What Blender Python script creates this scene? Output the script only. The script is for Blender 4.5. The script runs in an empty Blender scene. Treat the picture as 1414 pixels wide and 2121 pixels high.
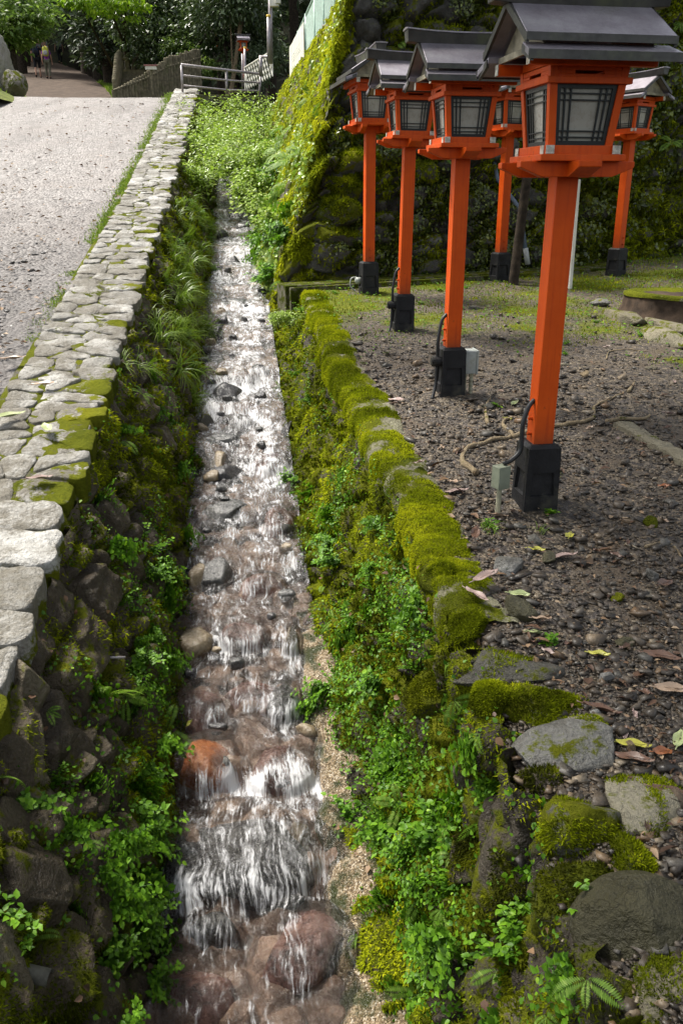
import bpy, bmesh, math, random
import numpy as np
from mathutils import Vector, Matrix, noise as mnoise
random.seed(7); rng = np.random.default_rng(7)
S = bpy.context.scene
COL = S.collection
R = math.radians

# ------------------------------------------------------------------ camera geometry used to lay out the place
FPX = 1700.0; TH = R(21.4); CT, ST = math.cos(TH), math.sin(TH)
def ray(u, v):
    x = (u - 707) / FPX; y = (1060.5 - v) / FPX
    return x, CT + y * ST, -ST + y * CT
def at(u, v, Y):
    x, y, z = ray(u, v); t = Y / y
    return Vector((x * t, Y, z * t))
def on(u, v, a, b):
    x, y, z = ray(u, v)
    return at(u, v, a / (z / y - b))
def cen(Y): return -0.305 - 0.121 * (Y - 2)
def zw(Y): return -2.7 + 0.166 * (Y - 2)
def zt(Y): return -1.618 + 0.06 * Y
def zc(Y):
    Y = np.asarray(Y, float)
    a = -1.5 + 0.167 * (Y - 3.1)
    b = -0.18 + 0.1975 * (Y - 11)
    return np.where(Y < 11, a, b)
def onter(u, v): return on(u, v, -1.618, .06)
def onwat(u, v): return on(u, v, -3.032, .166)

# ------------------------------------------------------------------ noise
def _h(ix, iy, iz, s):
    n = (ix.astype(np.int64) * 374761393 + iy.astype(np.int64) * 668265263 + iz.astype(np.int64) * 2147483647 + s * 144665) & 0xffffffff
    n = ((n ^ (n >> 13)) * 1274126177) & 0xffffffff
    n = ((n ^ (n >> 16)) * 2246822519) & 0xffffffff
    return ((n ^ (n >> 15)) & 0xffffff) / float(0xffffff)
def vn(x, y, z=None, s=0):
    x = np.asarray(x, float); y = np.asarray(y, float)
    z = np.zeros_like(x) if z is None else np.asarray(z, float)
    x, y, z = np.broadcast_arrays(x, y, z)
    ix, iy, iz = np.floor(x), np.floor(y), np.floor(z)
    fx, fy, fz = x - ix, y - iy, z - iz
    fx = fx * fx * (3 - 2 * fx); fy = fy * fy * (3 - 2 * fy); fz = fz * fz * (3 - 2 * fz)
    r = 0
    for a in (0, 1):
        for b in (0, 1):
            for c in (0, 1):
                w = (fx if a else 1 - fx) * (fy if b else 1 - fy) * (fz if c else 1 - fz)
                r = r + w * _h(ix + a, iy + b, iz + c, s)
    return r * 2 - 1
def fbm(x, y, z=None, o=4, s=0):
    r = 0; a = 1; f = 1; t = 0
    for k in range(o):
        r = r + a * vn(np.asarray(x) * f, np.asarray(y) * f, None if z is None else np.asarray(z) * f, s + k * 17)
        t += a; a *= .5; f *= 2.03
    return r / t
def sst(a, b, x):
    t = np.clip((x - a) / (b - a), 0, 1); return t * t * (3 - 2 * t)
def voro(x, y, s=0, j=.8):
    ix, iy = np.floor(x), np.floor(y)
    f1 = np.full(x.shape, 9.); f2 = np.full(x.shape, 9.)
    cid = np.zeros(x.shape); dx = np.zeros(x.shape); dy = np.zeros(x.shape)
    z = np.zeros_like(x)
    for a in (-1, 0, 1):
        for b in (-1, 0, 1):
            cx = ix + a; cy = iy + b
            px = cx + .5 + j * (_h(cx, cy, z, s) - .5); py = cy + .5 + j * (_h(cx, cy, z, s + 5) - .5)
            d = np.hypot(x - px, y - py)
            n = d < f1
            f2 = np.where(n, f1, np.minimum(f2, d))
            cid = np.where(n, _h(cx, cy, z, s + 9), cid)
            dx = np.where(n, x - px, dx); dy = np.where(n, y - py, dy)
            f1 = np.where(n, d, f1)
    return f1, f2, cid, dx, dy

# ------------------------------------------------------------------ mesh helpers
def mesh(name, V, F, mat=None, parent=None, smooth=False, attrs=None, uv=None):
    me = bpy.data.meshes.new(name)
    if isinstance(F, np.ndarray):
        V = np.asarray(V, np.float32); n, k = F.shape
        me.vertices.add(len(V)); me.vertices.foreach_set('co', V.ravel())
        me.loops.add(n * k); me.loops.foreach_set('vertex_index', F.ravel().astype(np.int32))
        me.polygons.add(n); me.polygons.foreach_set('loop_start', np.arange(0, n * k, k, dtype=np.int32))
        try: me.polygons.foreach_set('loop_total', np.full(n, k, dtype=np.int32))
        except Exception: pass
        me.update(calc_edges=True)
    else:
        me.from_pydata([tuple(v) for v in V], [], F); me.update()
    if uv is not None:
        l = me.uv_layers.new(name='flow'); idx = np.empty(len(me.loops), np.int32)
        me.loops.foreach_get('vertex_index', idx); l.data.foreach_set('uv', np.asarray(uv, np.float32)[idx].ravel())
    for k, a in (attrs or {}).items():
        t = me.attributes.new(k, 'FLOAT', 'POINT'); t.data.foreach_set('value', np.asarray(a, np.float32).ravel())
    if smooth: me.polygons.foreach_set('use_smooth', np.ones(len(me.polygons), bool))
    if mat: me.materials.append(mat)
    o = bpy.data.objects.new(name, me); COL.objects.link(o)
    if parent: o.parent = parent
    return o
def gridF(n, m, flip=False):
    i = np.arange((n - 1) * m).reshape(n - 1, m)[:, :-1].ravel()
    F = np.stack([i, i + m, i + m + 1, i + 1], 1)
    return F[:, ::-1] if flip else F
def grid(name, P, mat, parent=None, flip=False, attrs=None, uv=None):
    n, m = P.shape[:2]
    return mesh(name, P.reshape(-1, 3), gridF(n, m, flip), mat, parent, True, attrs, None if uv is None else uv.reshape(-1, 2))
def tag(o, label, cat, group=None, kind=None):
    if label: o['label'] = label
    if cat: o['category'] = cat
    if group: o['group'] = group
    if kind: o['kind'] = kind
    return o
def thing(name, label, cat, loc=(0, 0, 0), rz=0, group=None):
    o = bpy.data.objects.new(name, None); COL.objects.link(o); o.location = loc; o.rotation_euler = (0, 0, rz)
    o.empty_display_size = .1
    return tag(o, label, cat, group)
def dup(o, parent=None):
    c = o.copy(); COL.objects.link(c)
    if parent: c.parent = parent
    for ch in list(o.children): dup(ch, c)
    return c
class MB:
    def __init__(s): s.v = []; s.f = []
    def add(s, V, F):
        b = len(s.v); s.v += [Vector(p) for p in V]; s.f += [tuple(i + b for i in q) for q in F]; return s
    def box(s, c, d, rot=None, taper=(1, 1)):
        x, y, z = d[0] / 2, d[1] / 2, d[2] / 2; tx, ty = taper
        V = [(-x, -y, -z), (x, -y, -z), (x, y, -z), (-x, y, -z), (-x * tx, -y * ty, z), (x * tx, -y * ty, z), (x * tx, y * ty, z), (-x * tx, y * ty, z)]
        M = rot if rot else Matrix.Identity(3)
        return s.add([M @ Vector(p) + Vector(c) for p in V], [(3, 2, 1, 0), (4, 5, 6, 7), (0, 1, 5, 4), (1, 2, 6, 5), (2, 3, 7, 6), (3, 0, 4, 7)])
    def hexa(s, V): return s.add(V, [(3, 2, 1, 0), (4, 5, 6, 7), (0, 1, 5, 4), (1, 2, 6, 5), (2, 3, 7, 6), (3, 0, 4, 7)])
    def prism(s, poly, a, b, axis):           # polygon (2d) swept between a and b along axis 0=x 1=y 2=z
        n = len(poly)
        def mk(p, q): return [(q, p[0], p[1]), (p[0], q, p[1]), (p[0], p[1], q)][axis]
        V = [mk(p, a) for p in poly] + [mk(p, b) for p in poly]
        return s.add(V, [tuple(range(n - 1, -1, -1)), tuple(range(n, 2 * n))] + [(i, (i + 1) % n, n + (i + 1) % n, n + i) for i in range(n)])
    def tube(s, pts, rad, seg=7, cap=True):
        pts = [Vector(p) for p in pts]; n = len(pts)
        if not hasattr(rad, '__len__'): rad = [rad] * n
        b = len(s.v); up = None
        for i, p in enumerate(pts):
            d = (pts[min(i + 1, n - 1)] - pts[max(i - 1, 0)]).normalized()
            if up is None:
                up = d.orthogonal().normalized()
            up = (up - d * up.dot(d)); up = up.normalized() if up.length > 1e-6 else d.orthogonal().normalized()
            w = d.cross(up)
            for k in range(seg):
                a = 2 * math.pi * k / seg
                s.v.append(p + (up * math.cos(a) + w * math.sin(a)) * rad[i])
        for i in range(n - 1):
            for k in range(seg):
                s.f.append((b + i * seg + k, b + i * seg + (k + 1) % seg, b + (i + 1) * seg + (k + 1) % seg, b + (i + 1) * seg + k))
        if cap:
            s.f.append(tuple(b + k for k in reversed(range(seg)))); s.f.append(tuple(b + (n - 1) * seg + k for k in range(seg)))
        return s
    def build(s, name, mat, parent=None, smooth=False, bevel=0, attrs=None):
        if bevel:
            bm = bmesh.new()
            vs = [bm.verts.new(v) for v in s.v]
            for f in s.f:
                try: bm.faces.new([vs[i] for i in f])
                except ValueError: pass
            bmesh.ops.recalc_face_normals(bm, faces=bm.faces)
            eds = [e for e in bm.edges if len(e.link_faces) == 2 and e.calc_face_angle(0) > .4]
            bmesh.ops.bevel(bm, geom=eds, offset=bevel, segments=2, profile=.5, affect='EDGES')
            me = bpy.data.meshes.new(name); bm.to_mesh(me); bm.free(); me.materials.append(mat)
            o = bpy.data.objects.new(name, me); COL.objects.link(o)
            if parent: o.parent = parent
            return o
        return mesh(name, s.v, s.f, mat, parent, smooth, attrs)
_ico = {}
def ico(k):
    if k not in _ico:
        bm = bmesh.new(); bmesh.ops.create_icosphere(bm, subdivisions=k, radius=1)
        bm.verts.ensure_lookup_table()
        _ico[k] = (np.array([v.co[:] for v in bm.verts]), np.array([[v.index for v in f.verts] for f in bm.faces])); bm.free()
    return _ico[k]
def rockV(k, size, seed, planes=9, cut=.78, nz=.06, flat=0):
    cut = cut - .20
    V, F = ico(k); r = np.random.default_rng(seed); V = V.copy()
    for i in range(planes):
        n = r.normal(size=3); n /= np.linalg.norm(n); d = cut + r.random() * .2
        e = np.maximum(0, V @ n - d); V -= e[:, None] * n * .97
    if flat: V[:, 2] = np.where(V[:, 2] > flat, flat + (V[:, 2] - flat) * .18, V[:, 2])
    q = V * 2.2 + seed
    V = V * (1 + nz * fbm(q[:, 0], q[:, 1], q[:, 2], 5, seed)[:, None] + nz * .25 * vn(q[:, 0] * 9, q[:, 1] * 9, q[:, 2] * 9, seed)[:, None])
    return V * np.array(size), F
def rock(name, size, seed, mat, loc, rz=0, moss=.5, k=4, parent=None, tilt=(0, 0), **kw):
    V, F = rockV(k, size, seed, **kw)
    o = mesh(name, V, F, mat, parent, True, {'rnd': np.full(len(V), random.random()), 'moss': np.full(len(V), moss)})
    o.location = loc; o.rotation_euler = (tilt[0], tilt[1], rz)
    return o
def norms(P):
    a = np.gradient(P, axis=0); b = np.gradient(P, axis=1); n = np.cross(a, b)
    return n / (np.linalg.norm(n, axis=2, keepdims=True) + 1e-9)
def scatter(P, W, N, flip=False, r=rng):
    """N random points on a grid surface, weighted; returns points, normals."""
    A = np.linalg.norm(np.cross(P[1:, :-1] - P[:-1, :-1], P[:-1, 1:] - P[:-1, :-1]), axis=2) * W[:-1, :-1]
    c = np.cumsum(A.ravel()); i = np.searchsorted(c, r.random(N) * c[-1]); i = np.minimum(i, len(c) - 1)
    a, b = np.divmod(i, A.shape[1]); s, t = r.random(N)[:, None], r.random(N)[:, None]
    p = P[a, b] * (1 - s) * (1 - t) + P[a + 1, b] * s * (1 - t) + P[a, b + 1] * (1 - s) * t + P[a + 1, b + 1] * s * t
    n = norms(P)[a, b]
    if (n * p).sum(1).mean() > 0: n = -n          # towards the open side
    return p, n
def unit(a): return a / (np.linalg.norm(a, axis=1, keepdims=True) + 1e-9)
def leafmesh(name, p, d, n, L, Wd, mat, parent=None, rnd=None, fold=.25, shape=4):
    """folded leaves: p base, d length axis, n face normal."""
    N = len(p); d = unit(d); sd = unit(np.cross(d, n)); n = np.cross(sd, d)
    L = np.broadcast_to(np.asarray(L, float), (N,))[:, None]; Wd = np.broadcast_to(np.asarray(Wd, float), (N,))[:, None]
    if shape == 3:
        V = np.stack([p - sd * Wd * .5, p + sd * Wd * .5, p + d * L], 1).reshape(-1, 3)
        F = np.arange(N * 3).reshape(N, 3); k = 3
    elif shape == 4:
        V = np.stack([p, p + d * L * .45 + sd * Wd * .5 + n * Wd * fold, p + d * L - n * L * .12, p + d * L * .45 - sd * Wd * .5 + n * Wd * fold], 1).reshape(-1, 3)
        b = np.arange(N)[:, None] * 4
        F = np.concatenate([b + np.array([0, 1, 2]), b + np.array([0, 2, 3])]); k = 4
    else:
        V = np.stack([p, p + d * L * .28 + sd * Wd * .46 + n * Wd * fold, p + d * L * .62 + sd * Wd * .36 + n * Wd * fold, p + d * L - n * L * .1,
                      p + d * L * .62 - sd * Wd * .36 + n * Wd * fold, p + d * L * .28 - sd * Wd * .46 + n * Wd * fold, p + d * L * .5], 1).reshape(-1, 3)
        b = np.arange(N)[:, None] * 7
        F = np.concatenate([b + np.array(q) for q in ([0, 1, 6], [1, 2, 6], [2, 3, 6], [0, 6, 5], [6, 4, 5], [6, 3, 4])]); k = 7
    rnd = rng.random(N) if rnd is None else rnd
    return mesh(name, V, F, mat, parent, False, {'rnd': np.repeat(rnd, k)})

# ------------------------------------------------------------------ materials
class NT:
    def __init__(s, name):
        s.m = bpy.data.materials.new(name); s.m.use_nodes = True; s.t = s.m.node_tree; s.t.nodes.clear()
        s.out = s.n('ShaderNodeOutputMaterial')
    def n(s, t, **k):
        x = s.t.nodes.new(t)
        for a, b in k.items():
            if a.startswith('i_'): s.set(x.inputs[a[2:].replace('_', ' ')], b)
            else: setattr(x, a, b)
        return x
    def set(s, sock, v):
        if isinstance(v, bpy.types.NodeSocket): s.t.links.new(v, sock)
        elif isinstance(v, bpy.types.Node): s.t.links.new(v.outputs[0], sock)
        else:
            if hasattr(sock.default_value, '__len__') and len(sock.default_value) == 4 and len(v) == 3: v = (*v, 1)
            sock.default_value = v
    def attr(s, name): return s.n('ShaderNodeAttribute', attribute_name=name).outputs['Fac']
    def co(s): return s.n('ShaderNodeTexCoord').outputs['Object']
    def noise(s, scale, detail=4, vec=None, rough=.55, dist=0, w=False):
        x = s.n('ShaderNodeTexNoise'); x.inputs['Scale'].default_value = scale; x.inputs['Detail'].default_value = detail
        x.inputs['Roughness'].default_value = rough; x.inputs['Distortion'].default_value = dist
        s.set(x.inputs['Vector'], vec if vec is not None else s.geo()); return x.outputs['Fac']
    def geo(s): return s.n('ShaderNodeNewGeometry').outputs['Position']
    def nrmz(s):
        x = s.n('ShaderNodeSeparateXYZ'); s.set(x.inputs[0], s.n('ShaderNodeNewGeometry').outputs['Normal']); return x.outputs['Z']
    def math(s, op, a, b=0, c=0, clamp=False):
        x = s.n('ShaderNodeMath', operation=op, use_clamp=clamp)
        s.set(x.inputs[0], a); s.set(x.inputs[1], b); s.set(x.inputs[2], c); return x.outputs[0]
    def rng(s, v, a, b, c=0, d=1, smooth=True):
        x = s.n('ShaderNodeMapRange', interpolation_type='SMOOTHSTEP' if smooth else 'LINEAR')
        s.set(x.inputs[0], v)
        for i, q in zip((1, 2, 3, 4), (a, b, c, d)): s.set(x.inputs[i], q)
        return x.outputs[0]
    def ramp(s, v, stops):
        x = s.n('ShaderNodeValToRGB'); s.set(x.inputs[0], v); e = x.color_ramp.elements
        while len(e) < len(stops): e.new(.5)
        for q, (p, c) in zip(e, stops): q.position = p; q.color = (*c, 1)
        return x.outputs[0]
    def mix(s, f, a, b, bt='MIX'):
        x = s.n('ShaderNodeMix', data_type='RGBA', blend_type=bt); s.set(x.inputs[0], f); s.set(x.inputs[6], a); s.set(x.inputs[7], b); return x.outputs[2]
    def bump(s, h, st=.4, dist=.02, nrm=None):
        x = s.n('ShaderNodeBump'); x.inputs['Strength'].default_value = st; x.inputs['Distance'].default_value = dist; s.set(x.inputs['Height'], h)
        if nrm is not None: s.set(x.inputs['Normal'], nrm)
        return x.outputs[0]
    def bsdf(s, col, rough=.7, spec=.5, normal=None, metal=0, **k):
        x = s.n('ShaderNodeBsdfPrincipled'); s.set(x.inputs['Base Color'], col); s.set(x.inputs['Roughness'], rough)
        s.set(x.inputs['Specular IOR Level'], spec); s.set(x.inputs['Metallic'], metal)
        if normal is not None: s.set(x.inputs['Normal'], normal)
        for a, b in k.items(): s.set(x.inputs[a.replace('_', ' ')], b)
        return x.outputs[0]
    def shmix(s, f, a, b):
        x = s.n('ShaderNodeMixShader'); s.set(x.inputs[0], f); s.set(x.inputs[1], a); s.set(x.inputs[2], b); return x.outputs[0]
    def done(s, sh): s.t.links.new(sh, s.out.inputs[0]); return s.m

MOSS = [(.0, (.010, .016, .003)), (.38, (.045, .058, .006)), (.62, (.125, .135, .010)), (1, (.27, .25, .016))]
def m_mossrock(name, c1, c2, c3, amount=0., up=.45, rough=.6, bright=1., wet=0.35, scale=1., dirt=None):
    t = NT(name); P = t.geo()
    rnd = t.attr('rnd'); ms = t.attr('moss')
    n1 = t.noise(9 * scale, 6, P); n2 = t.noise(55 * scale, 5, P, .65); n3 = t.noise(2.3 * scale, 3, P)
    st = t.ramp(t.math('ADD', t.math('MULTIPLY', n1, .55), t.math('ADD', t.math('MULTIPLY', rnd, .35), t.math('MULTIPLY', n2, .25))), [(.25, c1), (.55, c2), (.85, c3)])
    v = t.n('ShaderNodeTexVoronoi', feature='DISTANCE_TO_EDGE'); v.inputs['Scale'].default_value = 13 * scale; t.set(v.inputs['Vector'], t.mix(.12, P, t.n('ShaderNodeTexNoise', i_Scale=6.).outputs['Color']))
    crack = t.rng(v.outputs['Distance'], 0, .02, .6, 1)
    st = t.mix(1, st, t.mix(crack, (.4, .36, .3), (1, 1, 1)), 'MULTIPLY')
    lich = t.rng(t.noise(26 * scale, 4, P), .6, .72)
    st = t.mix(t.math('MULTIPLY', lich, .35), st, c3)
    mc = t.math('ADD', t.math('MULTIPLY', n3, .55), t.math('ADD', t.math('MULTIPLY', n2, .35), t.math('MULTIPLY', rnd, .15)))
    moss = t.ramp(mc, [(a, tuple(q * bright for q in c)) for a, c in MOSS])
    mm = t.math('ADD', t.math('ADD', ms, t.math('MULTIPLY', t.nrmz(), up)), t.math('ADD', t.math('MULTIPLY', n1, 2.4), t.math('ADD', t.math('MULTIPLY', n2, .9), amount - 1.65)))
    mask = t.rng(mm, .16, .44)
    col = t.mix(mask, st, moss)
    if dirt is not None: st = t.mix(t.math('MULTIPLY', t.rng(t.math('ADD', t.math('MULTIPLY', t.noise(3.5, 6, P, .65), .7), t.math('MULTIPLY', n2, .3)), .40, .56), .95), st, dirt)
    bs = t.bump(t.math('ADD', t.math('MULTIPLY', crack, .4), t.math('ADD', t.math('MULTIPLY', n2, 1.2), t.math('MULTIPLY', n1, 1.6))), .8, .025)
    bm_ = t.bump(t.noise(190 * scale, 3, P, .7), .9, .012, bs)
    a = t.bsdf(st, t.rng(n1, .3, .7, rough - wet * .5, rough), .35, bs)
    b = t.bsdf(moss, .95, .05, bm_)
    return t.done(t.shmix(mask, a, b))
def m_simple(name, col, rough=.6, spec=.4, var=.25, scale=20., metal=0, bump=.15, dirt=None):
    t = NT(name); P = t.co(); n = t.noise(scale, 5, P); n2 = t.noise(scale * 6, 4, P)
    c = t.mix(t.rng(n, .3, .7), tuple(q * (1 - var) for q in col), tuple(min(1, q * (1 + var)) for q in col))
    if dirt: c = t.mix(t.math('MULTIPLY', t.rng(t.noise(scale * .35, 6, P, .7), .5, .72), .7), c, dirt)
    return t.done(t.bsdf(c, t.rng(n2, .3, .7, max(.05, rough - .12), min(1, rough + .1)), spec, t.bump(n2, bump, .004), metal))
def m_leaf(name, stops, rough=.45, trans=.3, spec=.5):
    t = NT(name); c = t.ramp(t.attr('rnd'), stops)
    a = t.bsdf(c, rough, spec); tr = t.n('ShaderNodeBsdfTranslucent'); t.set(tr.inputs[0], t.mix(.5, c, t.mix(1, c, (1.2, 1.3, .5), 'MULTIPLY')))
    return t.done(t.shmix(trans, a, tr.outputs[0]))

M = {}
M['leftwall'] = m_mossrock('mossy_brown_stone', (.022, .016, .010), (.07, .052, .032), (.16, .135, .09), amount=.08, up=.15, bright=1.2)
M['rightwall'] = m_mossrock('mossy_dark_stone', (.016, .012, .008), (.048, .038, .025), (.12, .10, .075), amount=.34, up=.2, bright=1.15)
M['bigwall'] = m_mossrock('mossy_bank_stone', (.018, .014, .010), (.06, .044, .028), (.16, .14, .11), amount=.18, up=.2, bright=1.2)
M['frontwall'] = m_mossrock('shaded_wall_stone', (.022, .02, .016), (.065, .062, .052), (.17, .168, .155), amount=.12, up=.45, bright=1.2)
M['coping'] = m_mossrock('pale_coping_stone', (.14, .13, .105), (.33, .318, .29), (.52, .51, .48), amount=-.24, up=.0, rough=.5, bright=1.2, dirt=(.13, .115, .085))
M['edge'] = m_mossrock('edge_rock', (.03, .027, .02), (.085, .08, .066), (.24, .238, .225), amount=-.04, up=.2, rough=.6, bright=.95)
M['olive'] = m_mossrock('olive_boulder', (.03, .027, .012), (.055, .05, .022), (.085, .076, .04), amount=-.6, up=.1, rough=.55, wet=.2)
M['mosslip'] = m_mossrock('moss_cushion', (.06, .055, .035), (.16, .15, .09), (.3, .29, .2), amount=.30, up=.2, bright=1.1)
M['moss'] = m_leaf('moss_blade', [(0, (.035, .042, .002)), (.3, (.10, .125, .004)), (.7, (.25, .29, .007)), (1, (.42, .43, .014))], .9, .3, .04)
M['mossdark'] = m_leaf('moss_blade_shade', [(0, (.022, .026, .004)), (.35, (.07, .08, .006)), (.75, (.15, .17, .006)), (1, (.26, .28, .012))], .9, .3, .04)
M['herb'] = m_leaf('herb_leaf', [(0, (.03, .09, .005)), (.5, (.09, .205, .012)), (.85, (.165, .33, .016)), (1, (.27, .43, .04))], .45, .35, .25)
M['fern'] = m_leaf('fern_leaf', [(0, (.05, .10, .012)), (.6, (.14, .25, .03)), (1, (.30, .40, .09))], .5, .4, .2)
M['grass'] = m_leaf('grass_blade', [(0, (.05, .10, .01)), (.6, (.14, .22, .02)), (1, (.28, .34, .06))], .4, .4)
M['bush'] = m_leaf('sunny_shrub_leaf', [(0, (.10, .17, .018)), (.6, (.28, .40, .06)), (1, (.52, .60, .24))], .4, .35)
M['ivy'] = m_leaf('ivy_leaf', [(0, (.02, .03, .005)), (.4, (.06, .085, .01)), (.8, (.15, .19, .02)), (1, (.30, .34, .07))], .35, .2)
M['wood'] = m_simple('bark', (.035, .026, .018), .9, .2, .5, 14, 0, .6)
M['stem'] = m_simple('stem', (.05, .045, .02), .8, .2, .3, 30)
M['stumpwood'] = m_simple('stump_wood', (.045, .03, .02), .85, .2, .5, 9, 0, .7, (.02, .015, .01))
M['root'] = m_mossrock('root_bark', (.10, .07, .04), (.25, .19, .11), (.42, .34, .22), amount=-.25, up=.1, rough=.8, wet=.1, scale=1.5)
M['cement'] = m_mossrock('old_cement', (.08, .07, .045), (.17, .15, .10), (.26, .24, .175), amount=-.25, up=.2, rough=.8, wet=.1)

def m_paint():
    t = NT('vermilion_paint'); P = t.co()
    s = t.n('ShaderNodeMapping'); t.set(s.inputs[0], P); s.inputs['Scale'].default_value = (60, 60, 2.5)
    g = t.noise(1., 5, s.outputs[0]); n = t.noise(5, 5, P); d = t.noise(38, 4, P, .7)
    c = t.mix(t.rng(n, .3, .75), (.53, .064, .003), (.64, .088, .005))
    c = t.mix(t.math('MULTIPLY', t.rng(g, .48, .7), .45), c, (.38, .035, .004))
    c = t.mix(t.math('MULTIPLY', t.rng(t.noise(2.2, 5, P, .6), .5, .7), .35), c, (.72, .15, .03))
    c = t.mix(t.math('MULTIPLY', t.rng(t.math('ADD', t.math('MULTIPLY', d, .5), t.math('MULTIPLY', n, .5)), .6, .68), .75), c, (.20, .04, .012))
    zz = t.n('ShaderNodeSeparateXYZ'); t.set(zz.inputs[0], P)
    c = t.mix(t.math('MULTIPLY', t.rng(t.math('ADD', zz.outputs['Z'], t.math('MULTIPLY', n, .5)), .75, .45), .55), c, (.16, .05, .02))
    return t.done(t.bsdf(c, t.rng(n, .3, .7, .45, .62), .2, t.bump(t.math('ADD', g, t.math('MULTIPLY', d, .4)), .22, .003)))
M['paint'] = m_paint()
M['plinth'] = m_simple('tarred_concrete', (.010, .010, .011), .6, .3, .4, 16, 0, .3, (.07, .065, .045))
M['endgrain'] = m_simple('pale_end_grain', (.5, .48, .40), .8, .3, .35, 60, 0, .4, (.3, .18, .08))
M['gable'] = m_simple('weathered_gable_board', (.30, .27, .19), .8, .3, .3, 18, 0, .3, (.1, .09, .06))
def m_roof():
    t = NT('dark_copper_roof'); P = t.co(); n = t.noise(7, 6, P, .65); n2 = t.noise(60, 5, P, .7); n3 = t.noise(2.2, 3, P)
    c = t.ramp(n, [(.3, (.19, .165, .19)), (.55, (.29, .265, .295)), (.75, (.38, .36, .38))])
    c = t.mix(t.math('MULTIPLY', t.rng(t.math('ADD', t.math('MULTIPLY', n3, .7), t.math('MULTIPLY', n2, .3)), .52, .66), .6), c, (.12, .13, .03))
    return t.done(t.bsdf(c, t.rng(n2, .3, .7, .3, .52), .7, t.bump(n2, .3, .004), .4))
M['roof'] = m_roof()
M['rooftrim'] = m_simple('aged_roof_edge', (.05, .048, .042), .45, .5, .35, 12, .2, .2, (.09, .10, .05))
M['lattice'] = m_simple('black_lacquer', (.008, .012, .011), .45, .5, .3)
def m_paper():
    t = NT('frosted_pane'); P = t.co(); n = t.noise(6, 4, P); n2 = t.noise(40, 4, P)
    c = t.ramp(n, [(.3, (.26, .25, .20)), (.7, (.43, .415, .35))])
    return t.done(t.bsdf(c, t.rng(n2, .3, .7, .22, .4), .5))
M['paper'] = m_paper()
M['rubber'] = m_simple('black_cable', (.012, .012, .012), .5, .5)
M['greybox'] = m_simple('grey_box', (.33, .35, .33), .5, .4, .15, 12, 0, .1, (.2, .19, .12))
M['greenbox'] = m_simple('green_grey_box', (.20, .22, .16), .5, .4, .2, 12, 0, .1, (.28, .24, .14))
M['conduit'] = m_simple('beige_conduit', (.30, .29, .2), .6, .4, .2)
M['bluepipe'] = m_simple('slate_pipe', (.10, .13, .17), .5, .4, .2)
M['white'] = m_simple('offwhite_paint', (.66, .64, .56), .55, .4, .12, 8, 0, .1, (.45, .42, .3))
M['steel'] = m_simple('galvanised_steel', (.30, .27, .27), .4, .5, .2, 15, .5)
M['greenmetal'] = m_simple('pale_green_metal', (.33, .46, .38), .5, .4, .15)
M['skin'] = m_simple('skin', (.45, .26, .18), .6, .3, .1)
M['hair'] = m_simple('dark_red_hair', (.07, .025, .015), .6, .4, .3, 60)
for k, c in dict(black=(.012, .012, .014), purple=(.22, .05, .30), khaki=(.13, .13, .09), grey=(.22, .25, .26), yellow=(.5, .5, .08), navy=(.02, .025, .045), pale=(.4, .4, .42), blond=(.35, .22, .1)).items():
    M[k] = m_simple(k + '_cloth', c, .85, .2, .2, 25)

def m_ground():
    t = NT('dark_gravel_soil'); P = t.geo()
    v = t.n('ShaderNodeTexVoronoi'); v.inputs['Scale'].default_value = 75; t.set(v.inputs['Vector'], P)
    v2 = t.n('ShaderNodeTexVoronoi'); v2.inputs['Scale'].default_value = 34; t.set(v2.inputs['Vector'], P)
    sx = t.n('ShaderNodeSeparateColor'); t.set(sx.inputs[0], v.outputs['Color']); sx2 = t.n('ShaderNodeSeparateColor'); t.set(sx2.inputs[0], v2.outputs['Color'])
    big = t.rng(sx2.outputs['Green'], .55, .62)
    c = t.ramp(sx.outputs['Red'], [(0, (.02, .015, .009)), (.4, (.054, .042, .028)), (.7, (.095, .073, .049)), (.9, (.15, .115, .073)), (1, (.21, .175, .13))])
    c2 = t.ramp(sx2.outputs['Red'], [(0, (.018, .014, .011)), (.5, (.045, .036, .029)), (.85, (.085, .07, .058)), (1, (.15, .12, .08))])
    c = t.mix(big, c, c2)
    n3 = t.noise(1.6, 5, P, .6); n2 = t.noise(30, 5, P, .7)
    soil = t.mix(n2, (.04, .029, .017), (.10, .073, .046))
    c = t.mix(t.rng(t.noise(2.6, 5, P), .5, .68), c, soil)
    ms = t.attr('moss')
    mk = t.rng(t.math('ADD', ms, t.math('ADD', t.math('MULTIPLY', n3, .9), t.math('MULTIPLY', n2, .3))), .98, 1.16)
    moss = t.ramp(t.math('ADD', t.math('MULTIPLY', n2, .6), t.math('MULTIPLY', n3, .4)), [(.25, (.03, .035, .005)), (.5, (.08, .095, .01)), (.75, (.16, .165, .016))])
    h = t.math('ADD', t.math('MULTIPLY', t.math('SUBTRACT', 1, v.outputs['Distance']), .6), t.math('MULTIPLY', n2, .5))
    a = t.bsdf(c, .6, .4, t.bump(h, .7, .02)); b = t.bsdf(moss, .9, .1, t.bump(n2, .8, .03))
    return t.done(t.shmix(mk, a, b))
M['ground'] = m_ground()
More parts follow.
